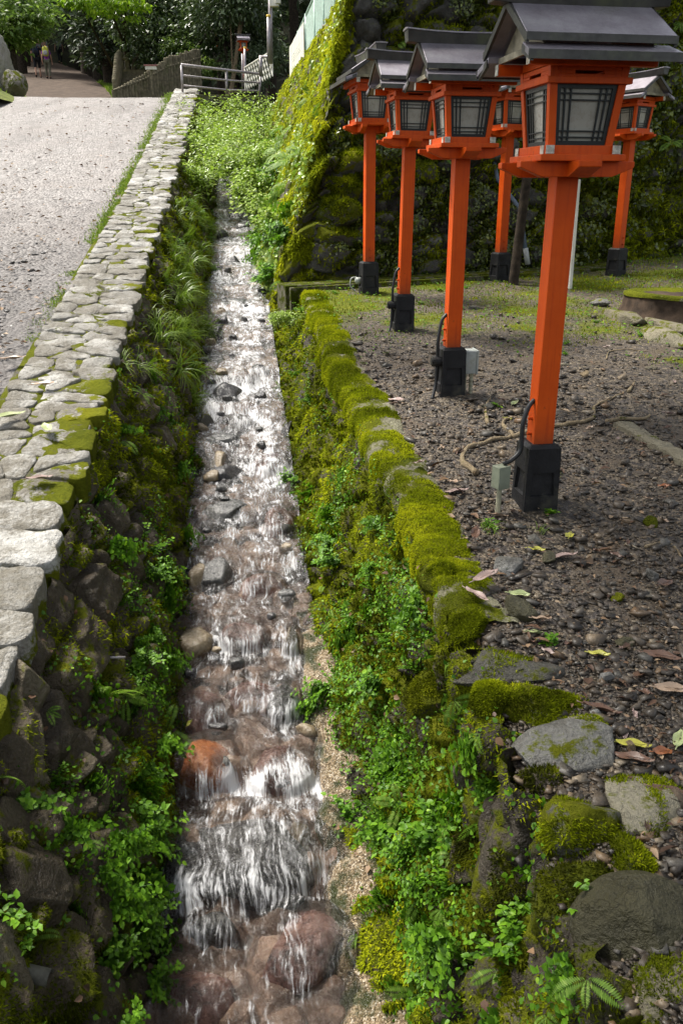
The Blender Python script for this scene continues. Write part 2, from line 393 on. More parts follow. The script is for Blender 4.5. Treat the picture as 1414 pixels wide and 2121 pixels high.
def m_road():
    t = NT('pale_gravel_road'); P = t.geo()
    v = t.n('ShaderNodeTexVoronoi'); v.inputs['Scale'].default_value = 30; t.set(v.inputs['Vector'], P)
    v2 = t.n('ShaderNodeTexVoronoi'); v2.inputs['Scale'].default_value = 11; t.set(v2.inputs['Vector'], P)
    sx = t.n('ShaderNodeSeparateColor'); t.set(sx.inputs[0], v.outputs['Color']); sx2 = t.n('ShaderNodeSeparateColor'); t.set(sx2.inputs[0], v2.outputs['Color'])
    n = t.noise(.7, 6, P, .6); n2 = t.noise(45, 5, P, .7)
    c = t.ramp(sx.outputs['Red'], [(0, (0.072, 0.063, 0.058)), (.4, (0.137, 0.122, 0.112)), (.75, (0.209, 0.191, 0.176)), (1, (0.324, 0.302, 0.288))])
    c2 = t.ramp(sx2.outputs['Red'], [(0, (.10, .088, .08)), (1, (.30, .275, .26))])
    c = t.mix(t.rng(sx2.outputs['Green'], .5, .6, 0, .6), c, c2)
    c = t.mix(t.rng(n, .35, .7, 0, .6), c, (.17, .145, .13))
    c = t.mix(t.math('MULTIPLY', t.rng(t.noise(6, 6, P, .7), .54, .66), .6), c, (.10, .085, .07))
    sm = t.n('ShaderNodeMapping'); t.set(sm.inputs[0], P); sm.inputs['Scale'].default_value = (1.7, .22, 1); sm.inputs['Rotation'].default_value = (0, 0, .12)
    c = t.mix(t.math('MULTIPLY', t.rng(t.noise(1, 5, sm.outputs[0], .6), .5, .66), .55), c, t.mix(1, c, (.55, .52, .5), 'MULTIPLY'))
    c = t.mix(t.math('MULTIPLY', t.attr('wet'), .8), c, t.mix(1, c, (.24, .22, .21), 'MULTIPLY'))
    h = t.math('ADD', t.math('SUBTRACT', 1, v.outputs['Distance']), t.math('MULTIPLY', n2, .5))
    return t.done(t.bsdf(c, t.rng(n2, .3, .7, .42, .7), .5, t.bump(h, .8, .03)))
M['road'] = m_road()
def m_peb(name, stops, rough=.5):
    t = NT(name); n = t.noise(90, 4); c = t.ramp(t.attr('rnd'), stops)
    return t.done(t.bsdf(t.mix(t.rng(n, .3, .7), t.mix(1, c, (.7, .7, .7), 'MULTIPLY'), c), t.rng(n, .3, .7, rough - .15, rough + .15), .5, t.bump(n, .4, .005)))
M['gravel'] = m_peb('dark_gravel', [(0, (.02, .015, .010)), (.35, (.052, .040, .027)), (.62, (.095, .073, .050)), (.8, (.078, .073, .061)), (.9, (.14, .082, .036)), (1, (.24, .20, .14))])
M['roadgravel'] = m_peb('road_gravel', [(0, (.022, .02, .018)), (.4, (.05, .044, .04)), (.75, (.10, .09, .083)), (1, (.24, .225, .21))])
def m_soil(name, a, b, sc=6):
    t = NT(name); n = t.noise(sc, 6, None, .65); return t.done(t.bsdf(t.ramp(n, [(.3, a), (.7, b)]), .9, .2, t.bump(n, .6, .1)))
M['hill'] = m_soil('forest_floor', (.008, .010, .005), (.03, .032, .014), 2)
M['path'] = m_soil('brown_path', (.04, .028, .02), (.095, .068, .05), 3)
M['bank'] = m_soil('grass_bank', (.05, .07, .012), (.15, .17, .03), 5)
M['mortar'] = m_mossrock('gap_moss_and_gravel', (.03, .026, .02), (.08, .07, .055), (.18, .165, .14), amount=.42, up=.1, rough=.9, bright=1.1, wet=.1)
def m_bed():
    t = NT('wet_stream_stone'); P = t.geo(); n = t.noise(7, 6, P, .6); n2 = t.noise(45, 5, P, .65); r = t.attr('rnd')
    c = t.ramp(t.math('ADD', t.math('MULTIPLY', n, .6), t.math('ADD', t.math('MULTIPLY', n2, .2), t.math('MULTIPLY', r, .3))),
               [(.25, (.035, .022, .018)), (.45, (.13, .08, .058)), (.62, (.25, .165, .12)), (.8, (.36, .26, .19)), (1, (.45, .36, .28))])
    return t.done(t.bsdf(c, t.rng(n2, .3, .7, .12, .35), .7, t.bump(t.math('ADD', n2, n), .6, .03)))
M['bed'] = m_bed()
def m_boulder(name, stops, rough=.25):
    t = NT(name); P = t.geo(); n = t.noise(8, 6, P, .65); n2 = t.noise(50, 5, P, .7)
    c = t.ramp(t.math('ADD', t.math('MULTIPLY', n, .7), t.math('MULTIPLY', n2, .3)), stops)
    return t.done(t.bsdf(c, t.rng(n2, .3, .7, rough - .1, rough + .15), .7, t.bump(t.math('ADD', n2, n), .5, .02)))
M['b_rust'] = m_boulder('rust_boulder', [(.34, (.08, .02, .008)), (.47, (.30, .085, .022)), (.6, (.5, .19, .055)), (.75, (.58, .36, .2))])
M['b_pink'] = m_boulder('pink_boulder', [(.36, (.03, .016, .014)), (.47, (.13, .062, .05)), (.57, (.24, .135, .11)), (.70, (.42, .33, .29))])
M['b_dark'] = m_boulder('dark_boulder', [(.3, (.012, .011, .012)), (.5, (.035, .033, .034)), (.7, (.08, .078, .08)), (.9, (.2, .2, .2))])
M['b_grey'] = m_boulder('grey_boulder', [(.3, (.02, .02, .02)), (.5, (.055, .054, .052)), (.7, (.12, .116, .11)), (.9, (.24, .23, .22))])
M['b_tan'] = m_boulder('tan_boulder', [(.3, (.08, .06, .035)), (.5, (.19, .145, .09)), (.7, (.3, .25, .17)), (.9, (.42, .38, .3))])
def m_ledge():
    t = NT('wet_aggregate'); P = t.geo(); v = t.n('ShaderNodeTexVoronoi'); v.inputs['Scale'].default_value = 150; t.set(v.inputs['Vector'], P)
    sx = t.n('ShaderNodeSeparateColor'); t.set(sx.inputs[0], v.outputs['Color']); n = t.noise(9, 5, P, .6); n2 = t.noise(70, 4, P)
    c = t.ramp(sx.outputs['Red'], [(0, (.06, .042, .024)), (.45, (.18, .13, .075)), (.8, (.30, .23, .145)), (1, (.45, .40, .32))])
    c = t.mix(t.rng(n, .44, .6), c, (.03, .035, .01))
    return t.done(t.bsdf(c, t.rng(n2, .3, .7, .15, .45), .6, t.bump(t.math('ADD', t.math('SUBTRACT', 1, v.outputs['Distance']), n2), .7, .012)))
M['ledge'] = m_ledge()
def m_water():
    t = NT('running_water'); uv = t.n('ShaderNodeTexCoord').outputs['UV']
    def mp(sx, sy, off=0):
        m = t.n('ShaderNodeMapping'); t.set(m.inputs[0], t.mix(.5, uv, warp, 'ADD')); m.inputs['Scale'].default_value = (sx, sy, 1); m.inputs['Location'].default_value = (off, off, off); return m.outputs[0]
    wn = t.n('ShaderNodeTexNoise'); wn.inputs['Scale'].default_value = 5; wn.inputs['Detail'].default_value = 3; t.set(wn.inputs['Vector'], uv)
    vm = t.n('ShaderNodeVectorMath', operation='MULTIPLY_ADD'); t.set(vm.inputs[0], wn.outputs['Color']); vm.inputs[1].default_value = (.20, .06, 0); vm.inputs[2].default_value = (-.10, -.03, 0)
    warp = vm.outputs[0]
    fine = t.noise(1, 6, mp(85, 11), .72); mid = t.noise(1, 4, mp(17, 4.5, 3.3), .6); big = t.noise(1, 3, mp(6, 2.2, 9.1), .5); iso = t.noise(1, 5, mp(20, 13, 5.7), .65)
    foam = t.attr('foam')
    f = t.math('ADD', t.math('MULTIPLY', fine, .95), t.math('ADD', t.math('MULTIPLY', mid, .75), t.math('MULTIPLY', big, .35)))
    f = t.math('ADD', t.math('ADD', t.math('MULTIPLY', fine, 1.5), t.math('MULTIPLY', mid, .7)), t.math('ADD', t.math('MULTIPLY', iso, 1.0), t.math('MULTIPLY', big, .3)))
    f = t.math('SUBTRACT', t.math('MULTIPLY', f, 1.2), 1.60)
    mask = t.rng(t.math('ADD', f, t.math('MULTIPLY', foam, .62)), .64, 1.34, 0, .78)
    h = t.math('ADD', t.math('MULTIPLY', fine, 1.0), t.math('ADD', mid, t.math('ADD', big, iso)))
    nb = t.bump(h, .6, .03)
    tr = t.n('ShaderNodeBsdfTransparent'); tr.inputs[0].default_value = (.93, .92, .90, 1)
    gl = t.n('ShaderNodeBsdfGlossy'); gl.inputs['Roughness'].default_value = .17; t.set(gl.inputs['Normal'], nb)
    fr = t.n('ShaderNodeFresnel'); fr.inputs['IOR'].default_value = 1.45; t.set(fr.inputs['Normal'], nb)
    w = t.shmix(t.math('MULTIPLY', fr.outputs[0], 1.0, clamp=True), tr.outputs[0], gl.outputs[0])
    d = t.bsdf((.78, .78, .80), .4, .5, nb)
    return t.done(t.shmix(mask, w, d))
M['water'] = m_water()
LEAFC = {'brown': [(0, (.07, .035, .02)), (1, (.16, .09, .06))], 'tan': [(0, (.25, .17, .11)), (1, (.38, .28, .2))], 'pink': [(0, (.22, .15, .13)), (1, (.36, .27, .24))],
         'yellow': [(0, (.28, .27, .03)), (1, (.44, .42, .07))], 'green': [(0, (.20, .26, .08)), (1, (.42, .45, .24))], 'rust': [(0, (.22, .07, .02)), (1, (.34, .13, .05))]}
def m_dead(k, st):
    t = NT(k + '_fallen_leaf'); n = t.noise(40, 5, t.co(), .65)
    return t.done(t.bsdf(t.mix(t.rng(n, .62, .7), t.mix(n, st[0][1], st[1][1]), (.05, .03, .02)), .4, .5, t.bump(n, .3, .004)))
for k, st in LEAFC.items(): M['leaf_' + k] = m_dead(k, st)
# @@WORLD
# ------------------------------------------------------------------ sky, sun, camera
W = bpy.data.worlds.new('World'); S.world = W; W.use_nodes = True
nt = W.node_tree; nt.nodes.clear()
sky = nt.nodes.new('ShaderNodeTexSky'); sky.sky_type = 'NISHITA'; sky.sun_disc = False
SUN = Vector((-.45, .24, .86)).normalized()
sky.sun_elevation = math.asin(SUN.z); sky.sun_rotation = math.atan2(SUN.x, SUN.y); sky.dust_density = 3; sky.air_density = 1
bg = nt.nodes.new('ShaderNodeBackground'); bg.inputs[1].default_value = .12
ow = nt.nodes.new('ShaderNodeOutputWorld'); hs = nt.nodes.new('ShaderNodeHueSaturation'); hs.inputs['Saturation'].default_value = .35; nt.links.new(sky.outputs[0], hs.inputs['Color']); nt.links.new(hs.outputs[0], bg.inputs[0]); nt.links.new(bg.outputs[0], ow.inputs[0])
sl = bpy.data.lights.new('sun', 'SUN'); sl.energy = 3.9; sl.angle = R(16); sl.color = (1, .95, .86)
so = bpy.data.objects.new('sun', sl); COL.objects.link(so); so.rotation_euler = SUN.to_track_quat('Z', 'Y').to_euler()
cam = bpy.data.cameras.new('camera'); co = bpy.data.objects.new('camera', cam); COL.objects.link(co)
co.rotation_euler = (math.pi / 2 - TH, 0, 0); cam.sensor_fit = 'VERTICAL'; cam.sensor_height = 36; cam.lens = FPX * 36 / 2121; cam.clip_end = 500; cam.clip_start = .05
S.camera = co
S.view_settings.view_transform = 'Standard'; S.view_settings.look = 'None'; S.view_settings.exposure = 1.15; S.view_settings.gamma = 1
S.cycles.max_bounces = 6; S.cycles.transparent_max_bounces = 8; S.cycles.use_denoising = True

# ------------------------------------------------------------------ stone wall faces
def ylin(a, b, k): return np.exp(np.linspace(math.log(a), math.log(b), k))
def wall_face(B, T, m, cell, depth, seed, bulge=0., drop=None):
    """stone-textured surface between bottom polyline B and top polyline T (n,3); returns grid, attributes."""
    n = len(B); t = np.linspace(0, 1, m)
    P = B[:, None] + (T - B)[:, None] * t[None, :, None]
    L = np.concatenate([[0], np.cumsum(np.linalg.norm(np.diff(B, axis=0), axis=1))])
    hgt = np.linalg.norm(T - B, axis=1)
    a = np.repeat(L[:, None], m, 1); b = hgt[:, None] * t[None]
    N = norms(P)
    P = P + N * (bulge * np.sin(t * math.pi))[None, :, None]
    wa = a + .10 * fbm(a * 3.1, b * 3.1, None, 3, seed) + .03 * fbm(a * 11, b * 11, None, 2, seed + 3)
    wb = b + .08 * fbm(a * 3.1 + 7, b * 3.1, None, 3, seed + 1) + .03 * fbm(a * 11, b * 11 + 9, None, 2, seed + 4)
    f1, f2, cid, dx, dy = voro(wa / cell[0], wb / cell[1], seed)
    g1, g2, cid2, ex, ey = voro(wa / cell[0] * 2.1, wb / cell[1] * 2.1, seed + 31)
    small = sst(.62, .68, cid)            # some cells break into smaller stones
    edge = np.where(small > .5, np.minimum((f2 - f1), (g2 - g1) * .6), f2 - f1)
    idd = np.where(small > .5, cid2, cid)
    tx = (_h((cid * 9973).astype(int), (cid * 77).astype(int), (cid * 3).astype(int), 3) - .5); ty = (_h((cid * 9173).astype(int), (cid * 177).astype(int), (cid * 31).astype(int), 8) - .5)
    prof = sst(0., .34, edge) ** .7
    d = depth * (prof - .55 + .35 * (idd - .5) + .7 * (tx * dx + ty * dy)) + depth * .35 * fbm(a * 7, b * 7, None, 4, seed + 2) + .012 * fbm(a * 30, b * 30, None, 3, seed + 6)
    moss = .32 * (idd - .45) + .30 * fbm(a * 1.4, b * 1.4, None, 3, seed + 12) + .12 * (1 - prof)
    return P, N, d, {'rnd': idd, 'moss': moss, 'prof': prof}
def line(f, Ys): return np.array([f(y) for y in Ys])

# retaining wall under the road
YL = ylin(1.05, 24.5, 620)
Bl = line(lambda y: (cen(y) - .33, y, zw(y) - .14), YL); Tl = line(lambda y: (cen(y) - .83, y, float(zc(y)) - .07), YL)
PL, NL, DL, AL = wall_face(Bl, Tl, 105, (.33, .26), .105, 11, .05)
if NL[..., 0].mean() < 0: NL = -NL
PL = PL + NL * DL[..., None]
lw = thing('stone_wall', 'mossy dry stone wall holding up the gravel road, capped with pale flat stones', 'wall')
grid('wall_face', PL, M['leftwall'], lw, True, {k: AL[k] for k in ('rnd', 'moss')})
# coping bed between cap stones
cb = np.array([[(cen(y) + o, y, float(zc(y)) + z) for o, z in ((-.80, -.10), (-.84, -.010), (-1.0, -.002), (-1.2, .0), (-1.44, -.006), (-1.5, -.06))] for y in YL[::2]])
cb[..., 2] += .008 * fbm(cb[..., 0] * 20, cb[..., 1] * 20, None, 3, 5)
grid('mortar_bed', cb, M['mortar'], lw, False, {'rnd': .5 + 0 * cb[..., 0], 'moss': .3 * fbm(cb[..., 0] * 2, cb[..., 1] * 2, None, 3, 6)})
# cap stones: cells of a jittered pattern
def clip(poly, n, c):
    out = []
    for i in range(len(poly)):
        a, b = poly[i], poly[(i + 1) % len(poly)]; da = n[0] * a[0] + n[1] * a[1] - c; db = n[0] * b[0] + n[1] * b[1] - c
        if da <= 0: out.append(a)
        if da * db < 0:
            t = da / (da - db); out.append((a[0] + (b[0] - a[0]) * t, a[1] + (b[1] - a[1]) * t))
    return out
def stone_from_cell(poly, h0, bulge, tilt, seed, gap):
    c = np.mean(poly, axis=0); q = np.array(poly); q = c + (q - c) * (1 - gap / (np.linalg.norm(q - c, axis=1, keepdims=True) + 1e-6))
    for _ in range(2):                                   # round the corners
        n = np.roll(q, -1, 0); q = np.stack([q * .87 + n * .13, q * .13 + n * .87], 1).reshape(-1, 2)
    pts = []; per = np.roll(q, -1, 0) - q; k = max(14, min(44, int(np.linalg.norm(per, axis=1).sum() / .028)))
    cum = np.concatenate([[0], np.cumsum(np.linalg.norm(per, axis=1))]); qq = np.vstack([q, q[:1]])
    s = np.linspace(0, cum[-1], k, endpoint=False); ring = np.stack([np.interp(s, cum, qq[:, 0]), np.interp(s, cum, qq[:, 1])], 1)
    ring = ring + .030 * np.stack([fbm(ring[:, 0] * 9, ring[:, 1] * 9, None, 3, seed), fbm(ring[:, 0] * 9 + 5, ring[:, 1] * 9, None, 3, seed)], 1)
    V = []; rings = [(.97, -h0), (1.01, -h0 * .55), (1.0, -.010), (.994, -.003), (.975, .001), (.7, .003 + bulge * .25), (.4, .004 + bulge * .4), (.15, .004 + bulge * .4)]
    for sc, z in rings:
        p = c + (ring - c) * sc
        zz = z + tilt[0] * (p[:, 0] - c[0]) + tilt[1] * (p[:, 1] - c[1])
        if z > -.03: zz = zz + .024 * fbm(p[:, 0] * 9, p[:, 1] * 9, None, 5, seed) + .004 * vn(p[:, 0] * 60, p[:, 1] * 60, None, seed)
        V.append(np.column_stack([p, zz]))
    V = np.vstack(V); F = []
    for j in range(len(rings) - 1):
        F += [(j * k + i, j * k + (i + 1) % k, (j + 1) * k + (i + 1) % k, (j + 1) * k + i) for i in range(k)]
    F.append(tuple((len(rings) - 1) * k + i for i in range(k)))
    nb = 3 * k; V = np.vstack([V[:nb], V[2 * k:]])                    # the top gets its own rim so its edge stays crisp
    F = [tuple(q) if max(q) < nb else tuple(i + k for i in q) for q in F]
    return V, F, c
sites = []; y = 1.45
rr = random.Random(4)
while y < 24.2:
    near = y < 3.9
    dy = rr.uniform(.21, .31) if near else rr.uniform(.11, .22)
    for o, w in ((-.97, .09), (-1.29, .07)) if rr.random() < .6 else ((-.93, .05), (-1.14, .05), (-1.34, .05)):
        sites.append((o + rr.uniform(-w, w), y + rr.uniform(-.3, .3) * dy))
        if near and o < -1.2 and rr.random() < .8: sites.append((o + rr.uniform(-.1, .1), y + dy * .5))
    y += dy
AS = .75; n_cap = 0; rest = MB(); rest_r = []; rest_m = []
sites.sort(key=lambda p: p[1])
for i, (ox, oy) in enumerate(sites):
    poly = [(-.78 + rr.uniform(-.05, .05), oy - .5), (-.78 + rr.uniform(-.05, .05), oy + .5), (-1.42 + rr.uniform(-.03, .03), oy + .5), (-1.42 + rr.uniform(-.03, .03), oy - .5)]
    for (px, py) in sites:
        if (px, py) != (ox, oy) and abs(py - oy) < 1.1:
            n = ((px - ox) * 1, (py - oy) / AS ** 2); mx, my = (px + ox) / 2, (py + oy) / 2
            poly = clip(poly, n, n[0] * mx + n[1] * my)
            if len(poly) < 3: break
    if len(poly) < 3: continue
    big = rr.random(); inner = ox > -1.08
    V, Fc, c = stone_from_cell(poly, rr.uniform(.10, .17) if inner else .06, rr.uniform(-.002, .02), (rr.uniform(-.06, .02), rr.uniform(-.04, .04)), i, rr.uniform(.004, .013))
    V = V + 0.; zl = rr.uniform(.0, .012) + (.03 if inner and oy < 3.6 else 0) * .4
    W3 = np.column_stack([cen(V[:, 1]) + V[:, 0], V[:, 1], zc(V[:, 1]) + V[:, 2] + zl])
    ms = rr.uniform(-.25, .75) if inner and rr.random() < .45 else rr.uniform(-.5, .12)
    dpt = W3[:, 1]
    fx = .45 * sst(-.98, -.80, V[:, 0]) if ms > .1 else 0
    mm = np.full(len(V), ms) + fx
    mm = mm + 1.0 * np.clip((-V[:, 2] - .012) / .05, 0, 1)  # side moss, raised to put the inner faces' shadow into the colour too
    if oy > 2.0 and n_cap < 98:
        n_cap += 1
        cx = cen(c[1]) + c[0]; base = np.array([cx, c[1], float(zc(c[1]))])
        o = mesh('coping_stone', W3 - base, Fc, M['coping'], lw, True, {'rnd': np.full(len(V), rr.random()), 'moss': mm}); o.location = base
    else:
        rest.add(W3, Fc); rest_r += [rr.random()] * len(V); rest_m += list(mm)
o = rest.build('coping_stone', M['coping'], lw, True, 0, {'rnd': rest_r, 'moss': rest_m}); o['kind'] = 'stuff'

# channel wall beside the lanterns
YR = ylin(.95, 10.6, 560)
Br = line(lambda y: (cen(y) + .36 + .07 * max(0, min(1, (5 - y) / 3)), y, zw(y) - .12), YR)
Tr = line(lambda y: (cen(y) + .82, y, zt(y) - .02), YR)
PR, NR, DR, AR = wall_face(Br, Tr, 125, (.27, .23), .095, 23, .05)
if NR[..., 0].mean() > 0: NR = -NR
hole = np.exp(-(((PR[..., 1] - 3.42) / .075) ** 4)) * np.exp(-(((PR[..., 2] - (zt(3.42) - .17)) / .10) ** 4))
ndep = sst(2.9, 2.2, PR[..., 1])
PR = PR + NR * (DR * (1 + .55 * ndep) - .28 * hole)[..., None]
rw = thing('channel_wall', 'mossy stone wall along the stream below the row of red lanterns', 'wall')
AR['moss'] = AR['moss'] - .5 * hole
grid('wall_face', PR, M['rightwall'], rw, False, {k: AR[k] for k in ('rnd', 'moss')})
# rounded mossy lip on top
YP = ylin(2.62, 9.35, 300); prof = [(.73, -.16), (.72, -.09), (.73, -.03), (.75, .008), (.78, .020), (.84, .024), (.90, .022), (.95, .014), (.99, -.004), (1.02, -.05)]
lp = np.array([[(cen(y) + .02 + .80 + (o - .80) * (1 + .10 * vn(y * 1.3, k * .15, None, 3)) + .09 * fbm(y * 1.3, .3, None, 4, 9) * (1 - k / 12), y, zt(y) + z * (.9 + .35 * fbm(y * .9, 1.7, None, 3, 4))) for k, (o, z) in enumerate(prof)] for y in YP])
t_ = np.linspace(0, 1, len(prof)); ti = np.linspace(0, 1, 34)
lp = np.stack([np.stack([np.interp(ti, t_, lp[i, :, k]) for k in range(3)], 1) for i in range(len(lp))])
lp = lp + norms(lp) * np.where(norms(lp)[..., 2:3].mean() > 0, 1, -1) * (.028 * fbm(lp[..., 0] * 6, lp[..., 1] * 9, lp[..., 2] * 9, 4, 8) + .010 * vn(lp[..., 0] * 45, lp[..., 1] * 45, None, 2))[..., None]
LIPM = .30 + .8 * fbm(lp[..., 0] * 5, lp[..., 1] * 5, None, 3, 6) - .35 * sst(3.1, 2.5, lp[..., 1]) - .45 * np.exp(-(((ti[None] - .95) / .16) ** 2))
grid('mossy_lip', lp, M['mosslip'], rw, True, {'rnd': .5 + .5 * fbm(lp[..., 0] * 5, lp[..., 1] * 5, None, 2, 1), 'moss': LIPM})
# pale concrete footing at the waterline
YF = ylin(1.6, 4.6, 260)
def led(y): return sst(4.6, 3.6, y)
ft = np.array([[(cen(y) + .33 + .02 * vn(y * 6, 2) + o * led(y), y, zw(y) + z * led(y) - .02) for o, z in ((-.03, -.10), (-.01, .01), (.03, .05), (.08, .06), (.14, .075), (.2, .09), (.26, .12))] for y in YF])
ti2 = np.linspace(0, 1, 20); t2 = np.linspace(0, 1, 7)
ft = np.stack([np.stack([np.interp(ti2, t2, ft[i, :, k]) for k in range(3)], 1) for i in range(len(ft))])
ft[..., 2] += .02 * fbm(ft[..., 0] * 14, ft[..., 1] * 14, None, 4, 4); ft[..., 0] += .02 * fbm(ft[..., 0] * 8, ft[..., 1] * 8, None, 3, 14)
grid('concrete_footing', ft, M['ledge'], rw, True)

# ------------------------------------------------------------------ stream: bed, boulders, water
BOUL = [  # u, v, width px, length px, rise, material, covered, label
 (432, 1588, 142, 120, .10, 'b_rust', .6, 'rust orange boulder with a thin film of water above the foaming drop'),
 (578, 1592, 140, 120, .045, 'b_pink', 1, 'pinkish submerged boulder next to the rust orange boulder'),
 (492, 1775, 330, 235, .10, 'b_dark', 1, 'widest dark boulder under the white foaming water curtain'),
 (628, 1962, 215, 190, .065, 'b_pink', 1, 'big round reddish boulder at the bottom of the photo'),
 (405, 2050, 210, 150, .045, 'b_pink', 1, 'brown submerged boulder close to the wall in the lowest pool'),
 (452, 1925, 130, 80, .045, 'b_grey', 1, 'silvery boulder between the dark boulder and the lowest pool'),
 (418, 1462, 130, 100, .04, 'b_pink', 1, 'reddish stone under white streaks upstream of the rust boulder'),
 (525, 1430, 130, 80, .04, 'b_pink', 1, 'long reddish stone in mid stream above the rust boulder'),
 (585, 1455, 70, 90, .05, 'b_dark', 1, 'blue grey stone beside the pale concrete footing'),
 (407, 1325, 85, 85, .07, 'b_tan', 0, 'wet tan rock against the road wall'), (500, 1318, 110, 70, .05, 'b_pink', 1, 'flat pink stone beside the wet tan rock'),
 (440, 1190, 85, 70, .075, 'b_grey', 0, 'shiny black topped rock breaking the surface below a cascade'), (412, 1195, 50, 50, .05, 'b_tan', 0, 'small tan rock beside the shiny black topped rock'),
 (540, 1215, 100, 45, .05, 'b_pink', 1, 'pale pink slab under the fast water in mid stream'), (575, 1075, 70, 70, .05, 'b_pink', 1, 'salmon pink stone under the fast water near the fern wall'),
 (470, 1060, 110, 45, .06, 'b_grey', 0, 'grey slab with water breaking over its front edge'), (470, 990, 120, 40, .05, 'b_dark', 0, 'dark flat stone making a small step'),
 (455, 948, 40, 55, .04, 'b_tan', 0, 'square tan cut block lying flat in the shallow water'), (465, 910, 85, 26, .045, 'b_grey', 0, 'long flat grey slab spanning the shallow side'),
 (413, 945, 32, 28, .05, 'b_grey', 0, 'small grey stone at the foot of the road wall'), (407, 967, 30, 28, .07, 'b_mossy', 0, 'small round mossy stone at the foot of the road wall'),
 (423, 877, 45, 22, .05, 'b_mossy', 0, 'flat moss speckled stone at the edge of the stream'), (487, 880, 70, 26, .05, 'b_dark', 1, 'dark wet stone under a small cascade'),
 (476, 818, 78, 34, .09, 'b_dark', 0, 'biggest dark stone across the upper stream'), (540, 770, 70, 24, .05, 'b_grey', 1, 'grey stone under bubbling water in the upper stream'),
 (445, 745, 42, 18, .05, 'b_grey', 0, 'grey wet stone below the narrow upper steps'), (445, 690, 45, 15, .05, 'b_dark', 0, 'dark wedge stone on the upper steps'),
 (452, 648, 40, 14, .05, 'b_tan', 0, 'tan block on the upper steps'), (490, 630, 60, 14, .06, 'b_grey', 0, 'long grey slab across the upper steps'),
 (462, 668, 36, 12, .05, 'b_dark', 0, 'thin dark slab on the upper steps'), (485, 545, 40, 12, .06, 'b_dark', 0, 'dark stone splitting the far upper stream'), (460, 490, 36, 10, .07, 'b_dark', 0, 'black slab at the shaded side of the far stream'),
 (505, 470, 36, 10, .07, 'b_grey', 0, 'grey step stone far up the stream'), (478, 440, 50, 8, .07, 'b_dark', 0, 'dark step stone where the far stream narrows'), (488, 405, 60, 8, .08, 'b_grey', 0, 'uppermost grey step stone under the sunny shrubs'),
 (595, 890, 40, 40, .05, 'b_dark', 1, 'dark stone under the stream beside the fern wall'), (400, 1120, 40, 50, .05, 'b_tan', 1, 'tan submerged stone at the edge of the road wall'), (620, 1735, 60, 60, .05, 'b_tan', 0, 'tan wet stone at the edge of the concrete footing'),
 (345, 1860, 60, 100, .05, 'b_dark', 1, 'dark submerged stone squeezed against the road wall'), (600, 1330, 45, 60, .05, 'b_tan', 1, 'tan submerged stone against the concrete footing'), (560, 960, 80, 50, .04, 'b_pink', 1, 'pale pink flat stone under rippling water'),
]
M['b_mossy'] = M['edge']
boul = []
for i, (u, v, w, l, rise, mt, cov, lab) in enumerate(BOUL):
    a = onwat(u - w / 2, v); b = onwat(u + w / 2, v); f = onwat(u, v + l / 2); bk = onwat(u, v - l / 2)
    c = (a + b) / 2; rx = abs(b.x - a.x) / 2; ry = max(abs(bk.y - f.y) / 2, rx * .45)
    boul.append((c.x, c.y, rx, ry, rise, cov, mt, lab))
YW = ylin(1.2, 19, 900); XW = np.linspace(-.40, .42, 120)
Yg, Xo = np.meshgrid(YW, XW, indexing='ij')
steps = [1.0, 1.75]; q = random.Random(3)
steps = [.6, 1.2, 1.85, 2.42, 3.02, 3.45]
while steps[-1] < 19: steps.append(steps[-1] + q.choice((.17, .24, .33, .45, .62, .8)) * q.uniform(.8, 1.2) * (1 + steps[-1] * .02))
steps = np.array(steps)
def zstep(Y, X):
    """treads and little drops down the slope."""
    Yq = Y + .30 * vn(X * 3.1, Y * .9, None, 7) * sst(3.05, 3.7, Y) + .05 * vn(X * 9, Y * 2, None, 8); k = np.clip(np.searchsorted(steps, Yq) - 1, 0, len(steps) - 2)
    a, b = steps[k], steps[k + 1]; f = np.clip((Yq - a) / (b - a), 0, 1)
    ris = np.where(k == 2, .45, .22 + .4 * _h(k, k, k, 5))
    g = .30 * f + .70 * sst(0, 1, f / ris)          # the drop sits at the downstream end of each tread
    return zw(a) + (zw(b) - zw(a)) * g, f, ris
zs, fs, ris = zstep(Yg, Xo)
base = zs - .07 + .02 * fbm(Xo * 8, Yg * 8, None, 4, 3)
bf1, bf2, bid, _, _ = voro(Xo / .16 + .2 * vn(Xo * 7, Yg * 7), Yg / .13, 5)
bed = base + .045 * sst(0, .5, bf2 - bf1) * (.4 + bid)
Xg = cen(Yg) + Xo
grid('stream_bed', np.stack([Xg, Yg, bed], 2), M['bed'], None, True, {'rnd': bid - (.25 + 1.1 * sst(-.2, .3, fbm(Xo * 6, Yg * 3, None, 3, 91))) * np.exp(-((fs - .10) / .22) ** 2) * sst(3.2, 3.8, Yg)})['kind'] = 'structure'
water = zs + .0
film = np.full_like(water, -9.)
for (cx, cy, rx, ry, rise, cov, mt, lab) in boul:
    d2 = ((Xg - cx) / (rx * 1.08)) ** 2 + ((Yg - cy) / (ry * 1.08)) ** 2
    if cov: film = np.maximum(film, zw(cy) + .02 + (rise + .012) * np.sqrt(np.clip(1 - d2, 0, 1)) + np.where(d2 > 1, -9, 0) + .10 * (Yg - cy))
wsm = np.maximum(water, film)
for _ in range(3):                                     # let the sheet flow smoothly off the stones
    w2 = wsm.copy(); w2[1:-1, 1:-1] = (wsm[1:-1, 1:-1] * 2 + wsm[2:, 1:-1] + wsm[:-2, 1:-1] + wsm[1:-1, 2:] + wsm[1:-1, :-2]) / 6; wsm = np.maximum(w2, film)
slope = np.gradient(wsm, axis=0) / np.gradient(Yg, axis=0)
wsm = wsm + .007 * fbm(Xo * 26, Yg * 9, None, 4, 21) + .006 * fbm(Xo * 9, Yg * 5, None, 3, 22)
